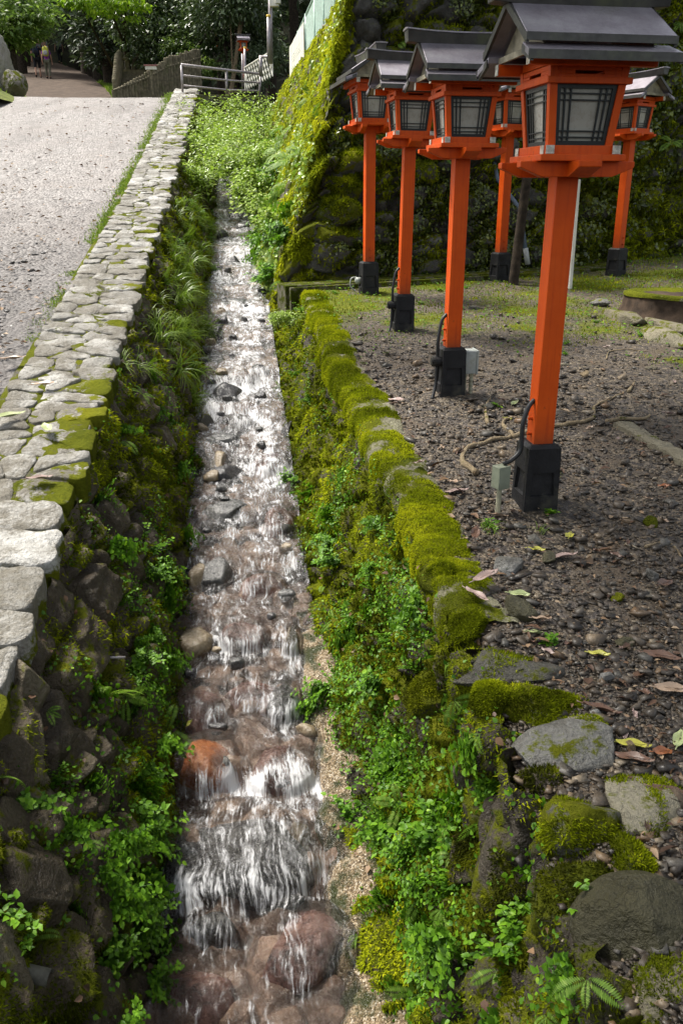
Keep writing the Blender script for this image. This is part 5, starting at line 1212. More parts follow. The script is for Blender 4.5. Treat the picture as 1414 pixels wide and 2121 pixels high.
# ground cover of tiny leaves and ivy
def cover(name, P, W, N, mat, L, flip, up=.5):
    p, n = scatter(P, W, N, flip); d = np.cross(n, rng.normal(size=p.shape)) + n * .3 * rng.random((N, 1)); n = n + rng.normal(0, .35, p.shape); n[:, 2] += up
    l = L * rng.uniform(.5, 1.3, N); o = leafmesh(name, p + unit(n) * (.012 + .03 * rng.random((N, 1))), d, n, l, l * .8, mat, None, np.clip(rng.normal(.45, .25, N), 0, 1), .12, 7); o['kind'] = 'stuff'; return o
cover('ground_cover', GP, sst(.15, .5, gm + .45 * fbm(gx * 2.2, Yt * 2.2, None, 3, 19)) * sst(4.5, 8, Yt + .2 * gx) + .12 * sst(8, 10, Yt), 10000, M['herb'], .026, False)
cover('wall_leaves', PR, (.25 + gauss(PR, rs, .22)) * (.22 + .78 * sst(2.2, 3., PR[..., 1])) * inv(PR, 1.6) * sst(-.12, .25, fbm(PR[..., 1] * 3.2, PR[..., 2] * 3.2, None, 4, 83)), 24000, M['herb'], .017, False, .5)
cover('wall_leaves', PL, (.2 + gauss(PL, ls, .2)) * (.3 + .7 * sst(2.2, 3.2, PL[..., 1])) * inv(PL, 1.4) * sst(-.02, .35, fbm(PL[..., 1] * 3.2, PL[..., 2] * 3.2, None, 4, 84)), 9000, M['herb'], .018, False, .5)
for P_ in (PR, PL): cover('dead_leaves', P_, inv(P_, 1.2), 420, M['litter'], .03, False, .6)
kx = KF[:, None] + .5 * fbm(PF[..., 0] * 1.5, PF[..., 2] * 1.5, None, 3, 3)
cover('ivy', PF, sst(2.3, 3.6, kx) * sst(-.35, .2, fbm(PF[..., 0] * 2.5, PF[..., 2] * 2.5, None, 3, 8)), 34000, M['ivy'], .055, False, .25)
cover('wall_leaves', PF, sst(3.4, 2.0, kx) * sst(.05, .5, fbm(PF[..., 0] * 2, PF[..., 2] * 2, None, 3, 28)), 22000, M['ivy'], .04, False, .25)
cover('wall_leaves', PS, wS * sst(.0, .4, fbm(PS[..., 1] * 1.2, PS[..., 2] * 2, None, 3, 18)), 14000, M['bush'], .05, False, .4)
# dead leaf litter
X, Y = project(6500, 760, 1700, 600, 2300, -1.618, .06); k = (X - cen(Y) > 1.0) & (Y > 1) & (Y < 9.5) & (X < 6) & (rng.random(len(X)) < .25 + .5 * sst(-.1, .3, fbm(X * 1.6, Y * 1.6, None, 3, 71))); X, Y = X[k], Y[k]; n = len(X)
d = rng.normal(0, 1, (n, 3)); d[:, 2] *= .15; nn = rng.normal(0, .3, (n, 3)); nn[:, 2] += 1; l = .016 + .012 * rng.pareto(2.2, n); l = np.clip(l, 0, .07)
o = leafmesh('leaf_litter', np.stack([X, Y, ghv(X, Y) + .014], 1), d, nn, l, l * rng.uniform(.3, .6, n), M['litter'], None, None, .2, 7); o['kind'] = 'stuff'
X, Y = project(3000, -600, 380, 200, 1100, -2.018, .167); k = (X < cen(Y) - 1.45) & (X > -10) & (Y > 2) & (Y < 22); X, Y = X[k], Y[k]; n = len(X); d = rng.normal(0, 1, (n, 3)); d[:, 2] *= .1; nn = rng.normal(0, .3, (n, 3)); nn[:, 2] += 1; l = rng.uniform(.02, .055, n) * (1 + Y / 20)
o = leafmesh('road_litter', np.stack([X, Y, zc(Y) + .02], 1), d, nn, l, l * .5, M['litter'], None, np.clip(rng.normal(.55, .3, n), 0, 1), .2, 4); o['kind'] = 'stuff'
# sunny shrubs filling the head of the stream
def shrub(loc, r, n, leaf, mat, label, cat_='shrub', group='sunny shrubs over the stream', name='shrub', hgt=1.):
    t = thing(name, label, cat_, loc, 0, group)
    P = []; D = []
    sb = MB()
    for s in range(9):
        a = random.uniform(0, 6.28); e = Vector((math.cos(a) * r * random.uniform(.3, .9), math.sin(a) * r * random.uniform(.3, .9), r * hgt * random.uniform(.6, 1.3)))
        mid = e * .5 + Vector((0, 0, r * .25)); c = cat([(0, 0, 0), mid, e], 5); sb.tube(c, [.012 * r * (1.6 - i / len(c)) for i in range(len(c))], 5)
        for k in range(n // 9):
            q = c[random.randrange(3, len(c))] + Vector([random.gauss(0, .17 * r) for _ in range(3)]); P.append(q); D.append((q.x + random.gauss(0, .5) * r, q.y + random.gauss(0, .5) * r, random.uniform(-.4, .3) * r))
    P = np.array(P); l = leaf * rng.uniform(.6, 1.3, len(P)); nn = rng.normal(0, .35, P.shape); nn[:, 2] += 1
    leafmesh('foliage', P, np.array(D), nn, l, l * .5, mat, t, np.clip(rng.normal(.5, .22, len(P)), 0, 1), .12, 7); sb.build('stem', M['stem'], t, True)
    return t
SH = [(455, 215, 21, .8), (500, 262, 18.5, .7), (445, 300, 16.5, .6), (478, 318, 16, .5), (402, 222, 21, .6), (540, 215, 21, .8), (440, 275, 17.5, .75), (465, 290, 17, .7), (430, 320, 15.5, .55), (500, 330, 16, .6), (520, 290, 17.5, .7), (415, 245, 19.5, .7), (470, 245, 20, .75), (520, 245, 20, .7), (545, 310, 16, .5), (505, 385, 14, .42), (530, 410, 12.6, .36), (420, 350, 14.5, .45), (480, 355, 15.5, .4), (540, 355, 14.2, .45), (560, 440, 11.5, .3), (412, 285, 17, .5), (600, 650, 8.6, .16), (575, 655, 8.6, .14)]
for i, (u, v, Y, r) in enumerate(SH):
    p = at(u, v, Y); shrub(p - Vector((0, 0, r * .9)), r, int(1000 if r > .4 else 500), .07 if r > .2 else .03, M['bush'], ['pale green sunlit shrub crowding the head of the stream', 'fine leaved sunlit shrub low beside the tall mossy wall', 'bright leafy tuft by the drain kerb end'][0 if r > .5 else 1 if r > .2 else 2], hgt=.8)
# grass edge of the road
def road_edge():
    n = 9000; Yv = np.exp(rng.uniform(math.log(6), math.log(24), n)); off = -1.42 - np.abs(rng.normal(0, .07, n)) * (.4 + Yv / 22); X = cen(Yv) + off
    k = fbm(X * 1.2, Yv * 1.2, None, 3, 8) > -.25 - .03 * Yv + .2; X, Yv = X[k], Yv[k]; n = len(X)
    d = rng.normal(0, .5, (n, 3)); d[:, 2] = 1; nn = rng.normal(0, 1, (n, 3)); l = rng.uniform(.015, .04, n) * np.clip(Yv / 9, .7, 1.3)
    o = leafmesh('verge_grass', np.stack([X, Yv, zc(Yv) - .02], 1), d, nn, l, l * .3, M['grass'], None, np.clip(rng.normal(.6, .2, n), 0, 1), shape=4); o['kind'] = 'stuff'
road_edge()
# @@BACK
# ------------------------------------------------------------------ trees
M['dleaf'] = m_leaf('dark_glossy_leaf', [(0, (.02, .035, .012)), (.45, (.055, .09, .028)), (.85, (.13, .18, .08)), (1, (.26, .31, .19))], .3, .2, .6)
M['cedar'] = m_leaf('cedar_spray', [(0, (.012, .024, .010)), (.6, (.035, .06, .022)), (1, (.09, .12, .055))], .6, .15)
M['greyleaf'] = m_leaf('grey_green_spray', [(0, (.06, .09, .05)), (.6, (.14, .19, .10)), (1, (.24, .29, .18))], .5, .25)
M['maple'] = m_leaf('maple_leaf', [(0, (.05, .10, .02)), (.5, (.12, .20, .04)), (1, (.26, .34, .10))], .45, .45)
M['yellowleaf'] = m_leaf('backlit_maple_leaf', [(0, (.10, .20, .01)), (.6, (.22, .36, .02)), (1, (.36, .46, .06))], .45, .5)
def tree(name, label, base, top, r, clumps, n, leaf, mat, group=None, tier=0., cat_='tree', wide=.5, limbs=True, bark=None, lim0=8):
    base = Vector(base); top = Vector(top); t = thing(name, label, cat_, base, 0, group)
    tb = MB(); tr = [Vector((0, 0, -.4)), Vector((0, 0, 0)), (top - base) * .5 + Vector((random.gauss(0, .1), random.gauss(0, .1), 0)), top - base]
    c = cat(tr, 6); tb.tube(c, [r * (1.35 - .9 * i / len(c)) if i > 5 else r * (1.7 - .06 * i) for i in range(len(c))], 10)
    P = []; D = []; Q = []
    tot = sum(q[1][0] * q[1][1] for q in clumps)
    for (cx, rad) in clumps:
        cx = Vector(cx) - base
        if limbs:
            s = c[min(len(c) - 1, lim0 + random.randrange(len(c) - lim0))]; tb.tube(cat([s, s.lerp(cx, .5) + Vector((0, 0, .1 * rad[2])), cx], 4), [r * .42 * (1 - .07 * k) for k in range(9)], 6)
        m = int(n * rad[0] * rad[1] / tot); sub = max(6, m // 26)
        sc = rng.normal(size=(sub, 3)); sc /= np.linalg.norm(sc, axis=1, keepdims=True); sc *= (.35 + .65 * rng.random((sub, 1)) ** .5); sc *= np.array(rad)
        if tier: sc[:, 2] = np.round(sc[:, 2] / tier) * tier
        k = rng.integers(0, sub, m); sp = .20 * min(rad[0], rad[1])
        q = sc[k] + rng.normal(0, sp, (m, 3)) * np.array([1, 1, .30 if tier else .55]); P.append(q + np.array(cx)); D.append(sc[k] * .6 + rng.normal(0, .5, (m, 3)) * np.array(rad) + np.array([0, 0, -.2])); Q.append(np.clip(.5 + .35 * (rng.random(sub)[k] - .5) + rng.normal(0, .2, m), 0, 1))
    P = np.vstack(P); D = np.vstack(D); Q = np.concatenate(Q); nn = rng.normal(0, .45, P.shape); nn[:, 2] += 1; l = leaf * rng.uniform(.6, 1.4, len(P))
    tb.build('trunk', bark or M['wood'], t, True); leafmesh('crown', P, D, nn, l, l * wide, mat, t, Q, .12, 4)
    return t
def gpt(u, Y): p = at(u, 100, Y); return Vector((p.x, Y, hh(p.x, Y)))
def cl(u, v, Y, rx, rz=None, dy=0): return (at(u, v, Y + dy), (rx, rx, rz or rx * .8))
tree('maple_tree', 'pale green maple with layered sprays above the big craggy rock', gpt(22, 31), at(15, 20, 31), .16, [cl(0, 40, 31, 1.5, .7), cl(-40, 20, 31, 2.0, 1.2), cl(40, 10, 32, 1.2, .6), cl(62, 38, 31, .7, .25), cl(5, 85, 31, .8, .25)], 9000, .16, M['maple'], 'trees round the path', .35)
tree('maple_tree', 'yellow green backlit maple boughs hanging over the path', gpt(262, 37), at(250, -60, 34), .14, [cl(215, 2, 32, .9, .35), cl(165, 8, 32, .55, .22), cl(265, 12, 32, .7, .3), cl(200, -40, 33, 1.6, .6)], 4200, .15, M['yellowleaf'], 'trees round the path', .25)
tree('broadleaf_tree', 'dense glossy broadleaf tree behind the log fence and stairs', gpt(352, 37), at(335, 10, 37), .2, [cl(300, 35, 36, 1.5), cl(350, 20, 36, 1.6), cl(390, 60, 36, 1.3), cl(300, 85, 35, .9), cl(345, 95, 35, 1.2), cl(265, 60, 36, .8), cl(390, 5, 37, 1.5), cl(330, -20, 37, 2.0)], 15000, .17, M['dleaf'], 'trees round the path')
tree('broadleaf_tree', 'broadleaf tree with a dark thick trunk behind the metal railing', gpt(482, 33), at(505, -10, 33), .20, [cl(450, 25, 33, 1.2), cl(420, 70, 34, .9), cl(520, 20, 33, 1.0, .6), cl(470, -20, 33, 1.6), cl(430, 100, 34, .6), cl(395, 110, 34, .7)], 8500, .16, M['dleaf'], 'trees round the path')
t = tree('slender_tree', 'slender leaning tree with pale patched bark behind the metal railing', gpt(458, 32), at(500, 15, 32), .09, [cl(510, 5, 32, .8), cl(475, 0, 32, .9)], 2200, .15, M['dleaf'], 'trees round the path', bark=M['root'])
tree('camellia_bush', 'silvery green camellia bush beside the far red lantern', gpt(520, 34), at(520, 80, 34), .07, [cl(505, 95, 34, .8), cl(535, 105, 34, .9), cl(525, 140, 33, .8), cl(550, 75, 34, .5), cl(490, 130, 33, .6)], 7000, .15, M['greyleaf'], 'trees round the path', cat_='bush')
tree('camellia_bush', 'low green bush against the log fence behind the railing', gpt(380, 33.5), at(385, 120, 33.5), .05, [cl(365, 100, 34, .5), cl(420, 140, 33, .5), cl(400, 118, 33.5, .5)], 2500, .12, M['maple'], 'trees round the path', cat_='bush')
for i, (u, Y, r, tr_, lab) in enumerate([(178, 54, .42, 1, 'thick dark cedar trunk rising where the path turns'), (196, 49, .2, 0, 'grey green cypress with drooping sprays over the walkers'), (218, 44, .22, 0, 'dark bushy evergreen just beyond the path bend'), (50, 60, .3, 1, 'dark cedar behind the walkers at the far end of the path'),
                                     (262, 56, .3, 1, 'dark cedar in the shade behind the stairs'), (405, 52, .3, 1, 'tall cedar far behind the glossy broadleaf tree'), (560, 42, .25, 1, 'dark cedar behind the tall grey pole'), (615, 38, .22, 1, 'cedar with drooping boughs behind the green wire fence'), (305, 64, .35, 1, 'far cedar deep in the shade of the wood'), (455, 60, .3, 1, 'far cedar deep in the wood above the railing'), (40, 52, .3, 1, 'cedar behind the pale green maple')]):
    g = gpt(u, Y); z0 = at(u, 95 if tr_ else 110, Y).z
    cs = [((g.x + random.gauss(0, .5), Y + random.gauss(0, .5), z0 + k * .95 + (1.8 if tr_ else 0)), (random.uniform(1.6, 2.6) * (1.2 if tr_ else 1), random.uniform(1.6, 2.6), .75)) for k in range(7)]
    if u < 200: cs = [((q[0] - (1.5 if u > 190 else 0), q[1], q[2] + 1.3), r3) for q, r3 in cs]
    if not tr_: cs = [(q, (r1 * .75, r2 * .75, .6)) for q, (r1, r2, _) in cs]
    tree('cedar_tree', lab, g, (g.x, Y, z0 + 8), r, cs, 5200, .34, M['greyleaf'] if i == 1 else M['cedar'], 'cedars in the wood', cat_='cedar', wide=.35, limbs=False)
# the wood behind reads as one mass
n = 26000; X = rng.uniform(-46, 26, n); Y = rng.uniform(62, 84, n); Z = np.array([hh(a, b) for a, b in zip(X, Y)]) + rng.random(n) ** .8 * 13
k = ~((np.abs(X - np.vectorize(pc)(Y)) < 3) & (Z < np.vectorize(pz)(Y) + 2.6)); X, Y, Z = X[k], Y[k], Z[k]
dd_ = rng.normal(size=(len(X), 3)); o = leafmesh('forest', np.stack([X, Y, Z], 1), dd_, rng.normal(size=(len(X), 3)) + [0, 0, 1.], rng.uniform(.5, 1.1, len(X)), .45, M['cedar'], None, np.clip(rng.normal(.4, .25, len(X)), 0, 1)); o['kind'] = 'stuff'
n = 9000; X = rng.uniform(-9, 3, n); Y = rng.uniform(25.5, 41, n); Z = np.array([hh(a, b) for a, b in zip(X, Y)]) + .03
k = fbm(X * .8, Y * .8, None, 3, 5) > -.15; X, Y, Z = X[k], Y[k], Z[k]; dd_ = rng.normal(0, .6, (len(X), 3)); dd_[:, 2] = .8
o = leafmesh('undergrowth', np.stack([X, Y, Z], 1), dd_, rng.normal(0, .6, (len(X), 3)) + [0, 0, 1.], rng.uniform(.12, .34, len(X)), .09, M['dleaf'], None, np.clip(rng.normal(.45, .25, len(X)), 0, 1)); o['kind'] = 'stuff'
n = 5000; Y = rng.uniform(25, 46, n); X = np.vectorize(pc)(Y) + 2.35 + np.abs(rng.normal(0, .35, n)); Z = np.array([pz(b) for b in Y]) - .12; X2 = rng.uniform(-13, -8.3, 5000); Y2 = rng.uniform(18, 30, 5000); k = X2 < -8.2 - .345 * (Y2 - 23) + .3; X = np.concatenate([X, X2[k]]); Y = np.concatenate([Y, Y2[k]])
Z = np.concatenate([Z, [bz[min(59, np.searchsorted(yb, b)), min(59, np.searchsorted(xb, a))] for a, b in zip(X2[k], Y2[k])]])
dd_ = rng.normal(0, .5, (len(X), 3)); dd_[:, 2] = 1; o = leafmesh('bank_grass', np.stack([X, Y, Z], 1), dd_, rng.normal(size=(len(X), 3)), rng.uniform(.06, .2, len(X)), .03, M['grass'], None, np.clip(rng.normal(.45, .25, len(X)), 0, 1)); o['kind'] = 'stuff'
# trunks by the tall wall; unseen crowns spread out to shade the terrace
M['canopy'] = m_leaf('canopy_leaf', [(0, (.03, .06, .01)), (1, (.09, .14, .03))], .45, .4)
CAN1 = [((random.uniform(-2.4, 3.8), random.uniform(2., 8.), random.uniform(3.9, 5.4)), (random.uniform(.8, 1.4), random.uniform(.8, 1.4), .4)) for _ in range(15)]
CAN2 = [((random.uniform(1.5, 6.), random.uniform(12., 14.), random.uniform(3.8, 5.)), (random.uniform(.8, 1.4), random.uniform(.8, 1.4), .45)) for _ in range(7)]
CAN1 += [((random.uniform(-3.3, -.2), random.uniform(2., 5.), random.uniform(4., 5.2)), (random.uniform(.8, 1.2), random.uniform(.8, 1.2), .4)) for _ in range(6)]  # extra crown clumps added out of view to shade the near channel wall
tb_ = onter(1062, 590)
tree('young_tree', 'thin dark trunk standing beside the lantern at the foot of the tall wall', (tb_.x, tb_.y, gh(tb_.x, tb_.y)), (tb_.x + .45, tb_.y + .15, 5.4), .055, CAN1, 11000, .2, M['canopy'], None, limbs=True, lim0=15)
tree('young_tree', 'slim trunk growing out of the tall wall above the lantern roofs', at(783, 102, 11.6), at(776, -330, 11.9), .075, CAN2, 3000, .16, M['canopy'], None)
tree('young_tree', 'grey forked sapling on the tall wall above the second lantern roof', at(846, 70, 11.5), at(890, -60, 11.7), .035, [(at(900, -120, 11.7), (.7, .7, .5))], 500, .12, M['canopy'], None)
# rock, bridge, railing
M['palerock'] = m_mossrock('pale_craggy_rock', (.08, .065, .05), (.20, .18, .15), (.36, .34, .31), amount=-.05, up=.2)
tag(rock('roadside_rock', (.75, .9, 1.15), 47, M['palerock'], at(-6, 150, 27.8), .5, .0, 5, None, planes=16, cut=.8, nz=.2, tilt=(.1, -.25)), 'big pale craggy rock at the road verge under the maple', 'rock')
tag(rock('roadside_rock', (.4, .4, .4), 43, M['palerock'], at(30, 176, 27), 1.3, .25, 4, None, planes=12, cut=.9, nz=.13), 'lower mossy rock in front of the big pale craggy rock', 'rock')
br = thing('culvert_bridge', 'short mossy slab bridge carrying the road over the head of the stream', 'bridge')
bA, bB = at(380, 192, 23.6), at(560, 196, 25.5); dB = (bB - bA).normalized(); nB = Vector((-dB.y, dB.x, 0))
def slabv(z0, z1, d0, d1, a=0., b=None):
    L_ = (bB - bA).length if b is None else b; A = bA + dB * a; B = bA + dB * L_
    return [p + nB * q + Vector((0, 0, z)) for z in (z0, z1) for p, q in ((A, d0), (B, d0), (B, d1), (A, d1))]
MB().hexa(slabv(-.26, -.03, 0, 3.2)).build('deck', M['mosslip'], br, False, .02)
MB().hexa(slabv(-1.9, -.26, 2.2, 2.5)).build('culvert_back', M['frontwall'], br)
tag(MB().hexa([v + Vector((0, -.03, .0)) for v in slabv(-.12, .0, -.06, .0, .05, .42)]).build('loose_plank', M['root'], None, False, .008), 'short brown plank end lying on the bridge beside the cap stones', 'plank')
ra = thing('metal_railing', 'low brown metal railing with three bars along the slab bridge', 'railing')
RP = [(at(378, 186, 23.9), at(376, 136, 23.9)), (at(469, 195, 24.9), at(469, 147, 24.9)), (at(536, 196, 26), at(540, 155, 26))]
for a, b in RP: MB().tube([a - Vector((0, 0, .1)), b], .032, 8).build('post', M['steel'], ra, True)
for t_ in (1., .60, .18): MB().tube([a.lerp(b, t_) for a, b in RP] if t_ < 1 else [b + Vector((0, 0, .02)) for a, b in RP], .026 if t_ < 1 else .036, 8).build('bar', M['steel'], ra, True)
# log palisades and stairs
M['log'] = m_simple('weathered_log', (.15, .13, .085), .9, .2, .4, 8, 0, .5, (.07, .08, .03))
def palisade(label, pts, r, hts):
    t = thing('log_fence', label, 'fence'); mb = MB(); rl = MB(); P = []
    for (a, b), h in zip(zip(pts[:-1], pts[1:]), hts):
        k = max(2, int((b - a).length / (r * 2.15)))
        for i in range(k):
            p = a.lerp(b, i / k); hh_ = (h[0] + (h[1] - h[0]) * i / k) * random.uniform(.96, 1.03); rr_ = r * random.uniform(.85, 1.05)
            q = p + Vector((0, 0, hh_)); mb.tube([p - Vector((0, 0, .3)), q - Vector((0, 0, .02)), q], [rr_, rr_, rr_ * .75], 8)
        rl.tube([a + Vector((0, -r * 1.1, h[0] * .7)), b + Vector((0, -r * 1.1, h[1] * .7))], r * .5, 6)
    mb.build('log_stakes', M['log'], t); rl.build('log_rail', M['log'], t)
palisade('long fence of upright logs sloping down beside the stairs', [at(236, 191, 27.5), at(300, 191, 28.8), at(352, 186, 30), at(420, 170, 31.5)], .062, [(.06, .5), (.5, .95), (.95, 1.05)])
palisade('pale log fence edging the far side of the stairs', [at(238, 186, 28), at(246, 172, 31), at(252, 150, 34.5)], .062, [(.3, .85), (.85, .75)])
palisade('short row of upright logs at the top of the stairs', [at(253, 146, 35), at(278, 146, 35.2), at(302, 142, 35.5)], .10, [(.58, .5), (.5, .62)])
sr = MB()
for k in range(11):
    f = k / 10; a = at(250 + 6 * f, 186 - 42 * f, 28.6 + 6 * f); b = at(306 - 3 * f, 186 - 42 * f, 28.6 + 6 * f); sr.hexa([a + Vector((0, 0, -.5)), b + Vector((0, 0, -.5)), b + Vector((0, .7, -.5)), a + Vector((0, .7, -.5)), a, b, b + Vector((0, .7, 0)), a + Vector((0, .7, 0))])
o = sr.build('stairs', M['log'], None); tag(o, None, None, None, 'structure')
nb_ = thing('notice_board', 'small white board under a reddish lid on top of the log fence', 'board', at(313, 143, 28.6))
MB().box((0, 0, .03), (.34, .10, .10)).build('panel', M['white'], nb_, False, .006); MB().box((0, 0, .095), (.40, .16, .03)).build('lid', m_simple('faded_red', (.30, .12, .11), .6), nb_, False, .004); MB().tube([(0, .04, -.7), (0, .04, -.02)], .03, 8).build('post', M['log'], nb_)
# far lanterns
for (u, v, Y, sc, yaw, lab) in [(507, 178, 30.5, .72, 15, 'distant red lantern with a broad grey roof behind the railing'), (533, 108, 42, .80, 10, 'slim distant red lantern standing high among the bushes'), (451, 112, 46, .75, 30, 'faint red lantern post half hidden by tree trunks')]:
    L = dup(proto); L.location = at(u, v, Y); L.scale = (sc, sc, sc); L.rotation_euler = (0, 0, R(yaw)); L['label'] = lab; L['group'] = 'distant red lanterns'
def pole(pts, r, mat, lab, cap=None):
    o = MB().tube(pts, r, 8).build('pole', mat, None, True); tag(o, lab, 'pole')
    if cap: MB().tube([pts[-1] - Vector((0, 0, .03)), pts[-1] + Vector((0, 0, .025))], r * 1.15, 8).build('cap', cap, o, True)
    return o
M['yellowcap'] = m_simple('yellow_cap', (.6, .4, .03), .5)
pole([at(507, 186, 28.5), at(507, 99, 28.5)], .035, M['steel'], 'grey pole with a yellow tip in front of the distant lantern', M['yellowcap'])
pole([at(502, 186, 28.6), at(502, 112, 28.6)], .03, M['steel'], 'shorter grey pole beside the yellow tipped one')
pole([at(557, 132, 23), at(556, 33, 23)], .045, M['steel'], 'grey pole with a yellow tip at the end of the wire fence', M['yellowcap'])
tp = pole([at(561, 132, 23.2), at(559, -40, 23.2)], .05, M['steel'], 'tall grey pole carrying a white floodlight beside the wire fence')
fl = at(568, 6, 23.1); MB().box(fl, (.22, .14, .16)).box(fl + Vector((.10, -.05, .02)), (.12, .16, .10)).build('floodlight', M['white'], tp, False, .01); MB().tube([fl, at(560, 10, 23.2)], .02, 6).build('arm', M['steel'], tp)
gp = thing('gate_post', 'short grey post and bar between the railing and the wire fence', 'post'); MB().tube([at(540, 158, 24.6), at(540, 115, 24.6)], .045, 8).build('post', M['steel'], gp, True); MB().tube([at(540, 117, 24.6), at(560, 117.5, 24.2)], .03, 8).build('bar', M['steel'], gp, True)
# white lattice fence
la = thing('lattice_fence', 'white diagonal lattice fence rising beside the far railing', 'fence'); lt = MB(); A0, A1 = at(508, 188, 28), at(565, 158, 25.5); H0, H1 = .62, .5
for i in range(13):
    a = A0.lerp(A1, i / 12); b = A0.lerp(A1, min(1, (i + 2) / 12)); c = A0.lerp(A1, max(0, (i - 2) / 12)); h = Vector((0, 0, .62))
    lt.tube([a, b + h], .016, 5).tube([a + Vector((0, .03, 0)), c + h + Vector((0, .03, 0))], .016, 5)
lt.build('lattice', M['white'], la); MB().tube([A0 + Vector((0, 0, .62)), A1 + Vector((0, 0, .62))], .022, 6).build('top_rail', M['white'], la)
# green wire fence on top of the tall wall, with a white banner
fe = thing('wire_fence', 'pale green wire mesh fence on top of the mossy wall', 'fence')
def ftop(k): c0 = Ts[min(len(Ts) - 1, np.searchsorted(KS, k))]; return Vector((c0[0] + .10, c0[1], c0[2]))
fk = [2.2, 3.6, 5.0, 6.4, 7.9, 9.5, 11.3]; FP = [ftop(k) for k in fk]; FH = [1.05, 1.02, .95, .9, .85, .8, .75]
for p, h in zip(FP, FH): MB().tube([p - Vector((0, 0, .4)), p + Vector((0, 0, h))], .030, 8).build('post', M['greenmetal'], fe, True)
MB().tube([p + Vector((0, 0, h - .02)) for p, h in zip(FP, FH)], .022, 7).build('top_rail', M['greenmetal'], fe, True)
wm = MB()
for (a, ha), (b, hb) in zip(zip(FP[:-1], FH[:-1]), zip(FP[1:], FH[1:])):
    k = 22
    for i in range(-k // 2, k):
        for s in (0, 1):
            p0_, p1_ = i / k, i / k + .5
            t0, t1 = max(0, p0_), min(1, p1_)
            if t1 <= t0: continue
            z0, z1 = (t0 - p0_) / .5, (t1 - p0_) / .5
            if s: z0, z1 = 1 - z0, 1 - z1
            A = a.lerp(b, t0); B = a.lerp(b, t1); hA = ha + (hb - ha) * t0; hB = ha + (hb - ha) * t1
            wm.tube([A + Vector((0, .004 * s, z0 * hA * .97)), B + Vector((0, .004 * s, z1 * hB * .97))], .0045, 3, False)
wm.build('wire_mesh', M['greenmetal'], fe)
ba = thing('banner', 'white banner with faded writing tied along the wire fence', 'banner')
a, b = FP[4] + Vector((-.05, -.03, 0)), FP[6] + Vector((-.05, -.03, 0)); K = 14; V = []; F = []
for i in range(K + 1):
    p = a.lerp(b, i / K); wv = .012 * math.sin(i * 1.3)
    V += [p + Vector((wv, 0, .10)), p + Vector((wv * .4, 0, .72)), p + Vector((wv * .4 + .008, 0, .72)), p + Vector((wv + .008, 0, .10))]
    if i: F += [((i - 1) * 4 + k, i * 4 + k, i * 4 + (k + 1) % 4, (i - 1) * 4 + (k + 1) % 4) for k in range(4)]
mesh('sheet', V, F, M['white'], ba, False); mk = MB(); dN = (b - a).normalized()
for i in range(9):
    p = a.lerp(b, .2 + .07 * i) + Vector((-.016, -.004, 0))
    for z in (.30, .36, .43): mk.box(p + Vector((0, 0, z)), (.004, random.uniform(.03, .07), random.uniform(.012, .03)), Matrix.Rotation(math.atan2(dN.y, dN.x) - math.pi / 2, 3, 'Z'))
mk.build('writing', M['greybox'], ba)

# ------------------------------------------------------------------ people walking up the path
def skin_mesh(name, pts, edges, rad, mat, parent, sub=2, root=0):
    me = bpy.data.meshes.new(name); me.from_pydata(pts, edges, []); o = bpy.data.objects.new(name + '_tmp', me); COL.objects.link(o)
    o.modifiers.new('skin', 'SKIN')
    for i, r in enumerate(rad):
        me.skin_vertices[0].data[i].radius = (r, r) if not hasattr(r, '__len__') else r
        me.skin_vertices[0].data[i].use_root = (i == root)
    s = o.modifiers.new('sub', 'SUBSURF'); s.levels = sub; s.render_levels = sub
    ev = o.evaluated_get(bpy.context.evaluated_depsgraph_get()); m2 = bpy.data.meshes.new_from_object(ev)
    bpy.data.objects.remove(o); m2.materials.clear(); m2.materials.append(mat)
    for p in m2.polygons: p.use_smooth = True
    m2.name = name; q = bpy.data.objects.new(name, m2); COL.objects.link(q)
    if parent: q.parent = parent
    return q
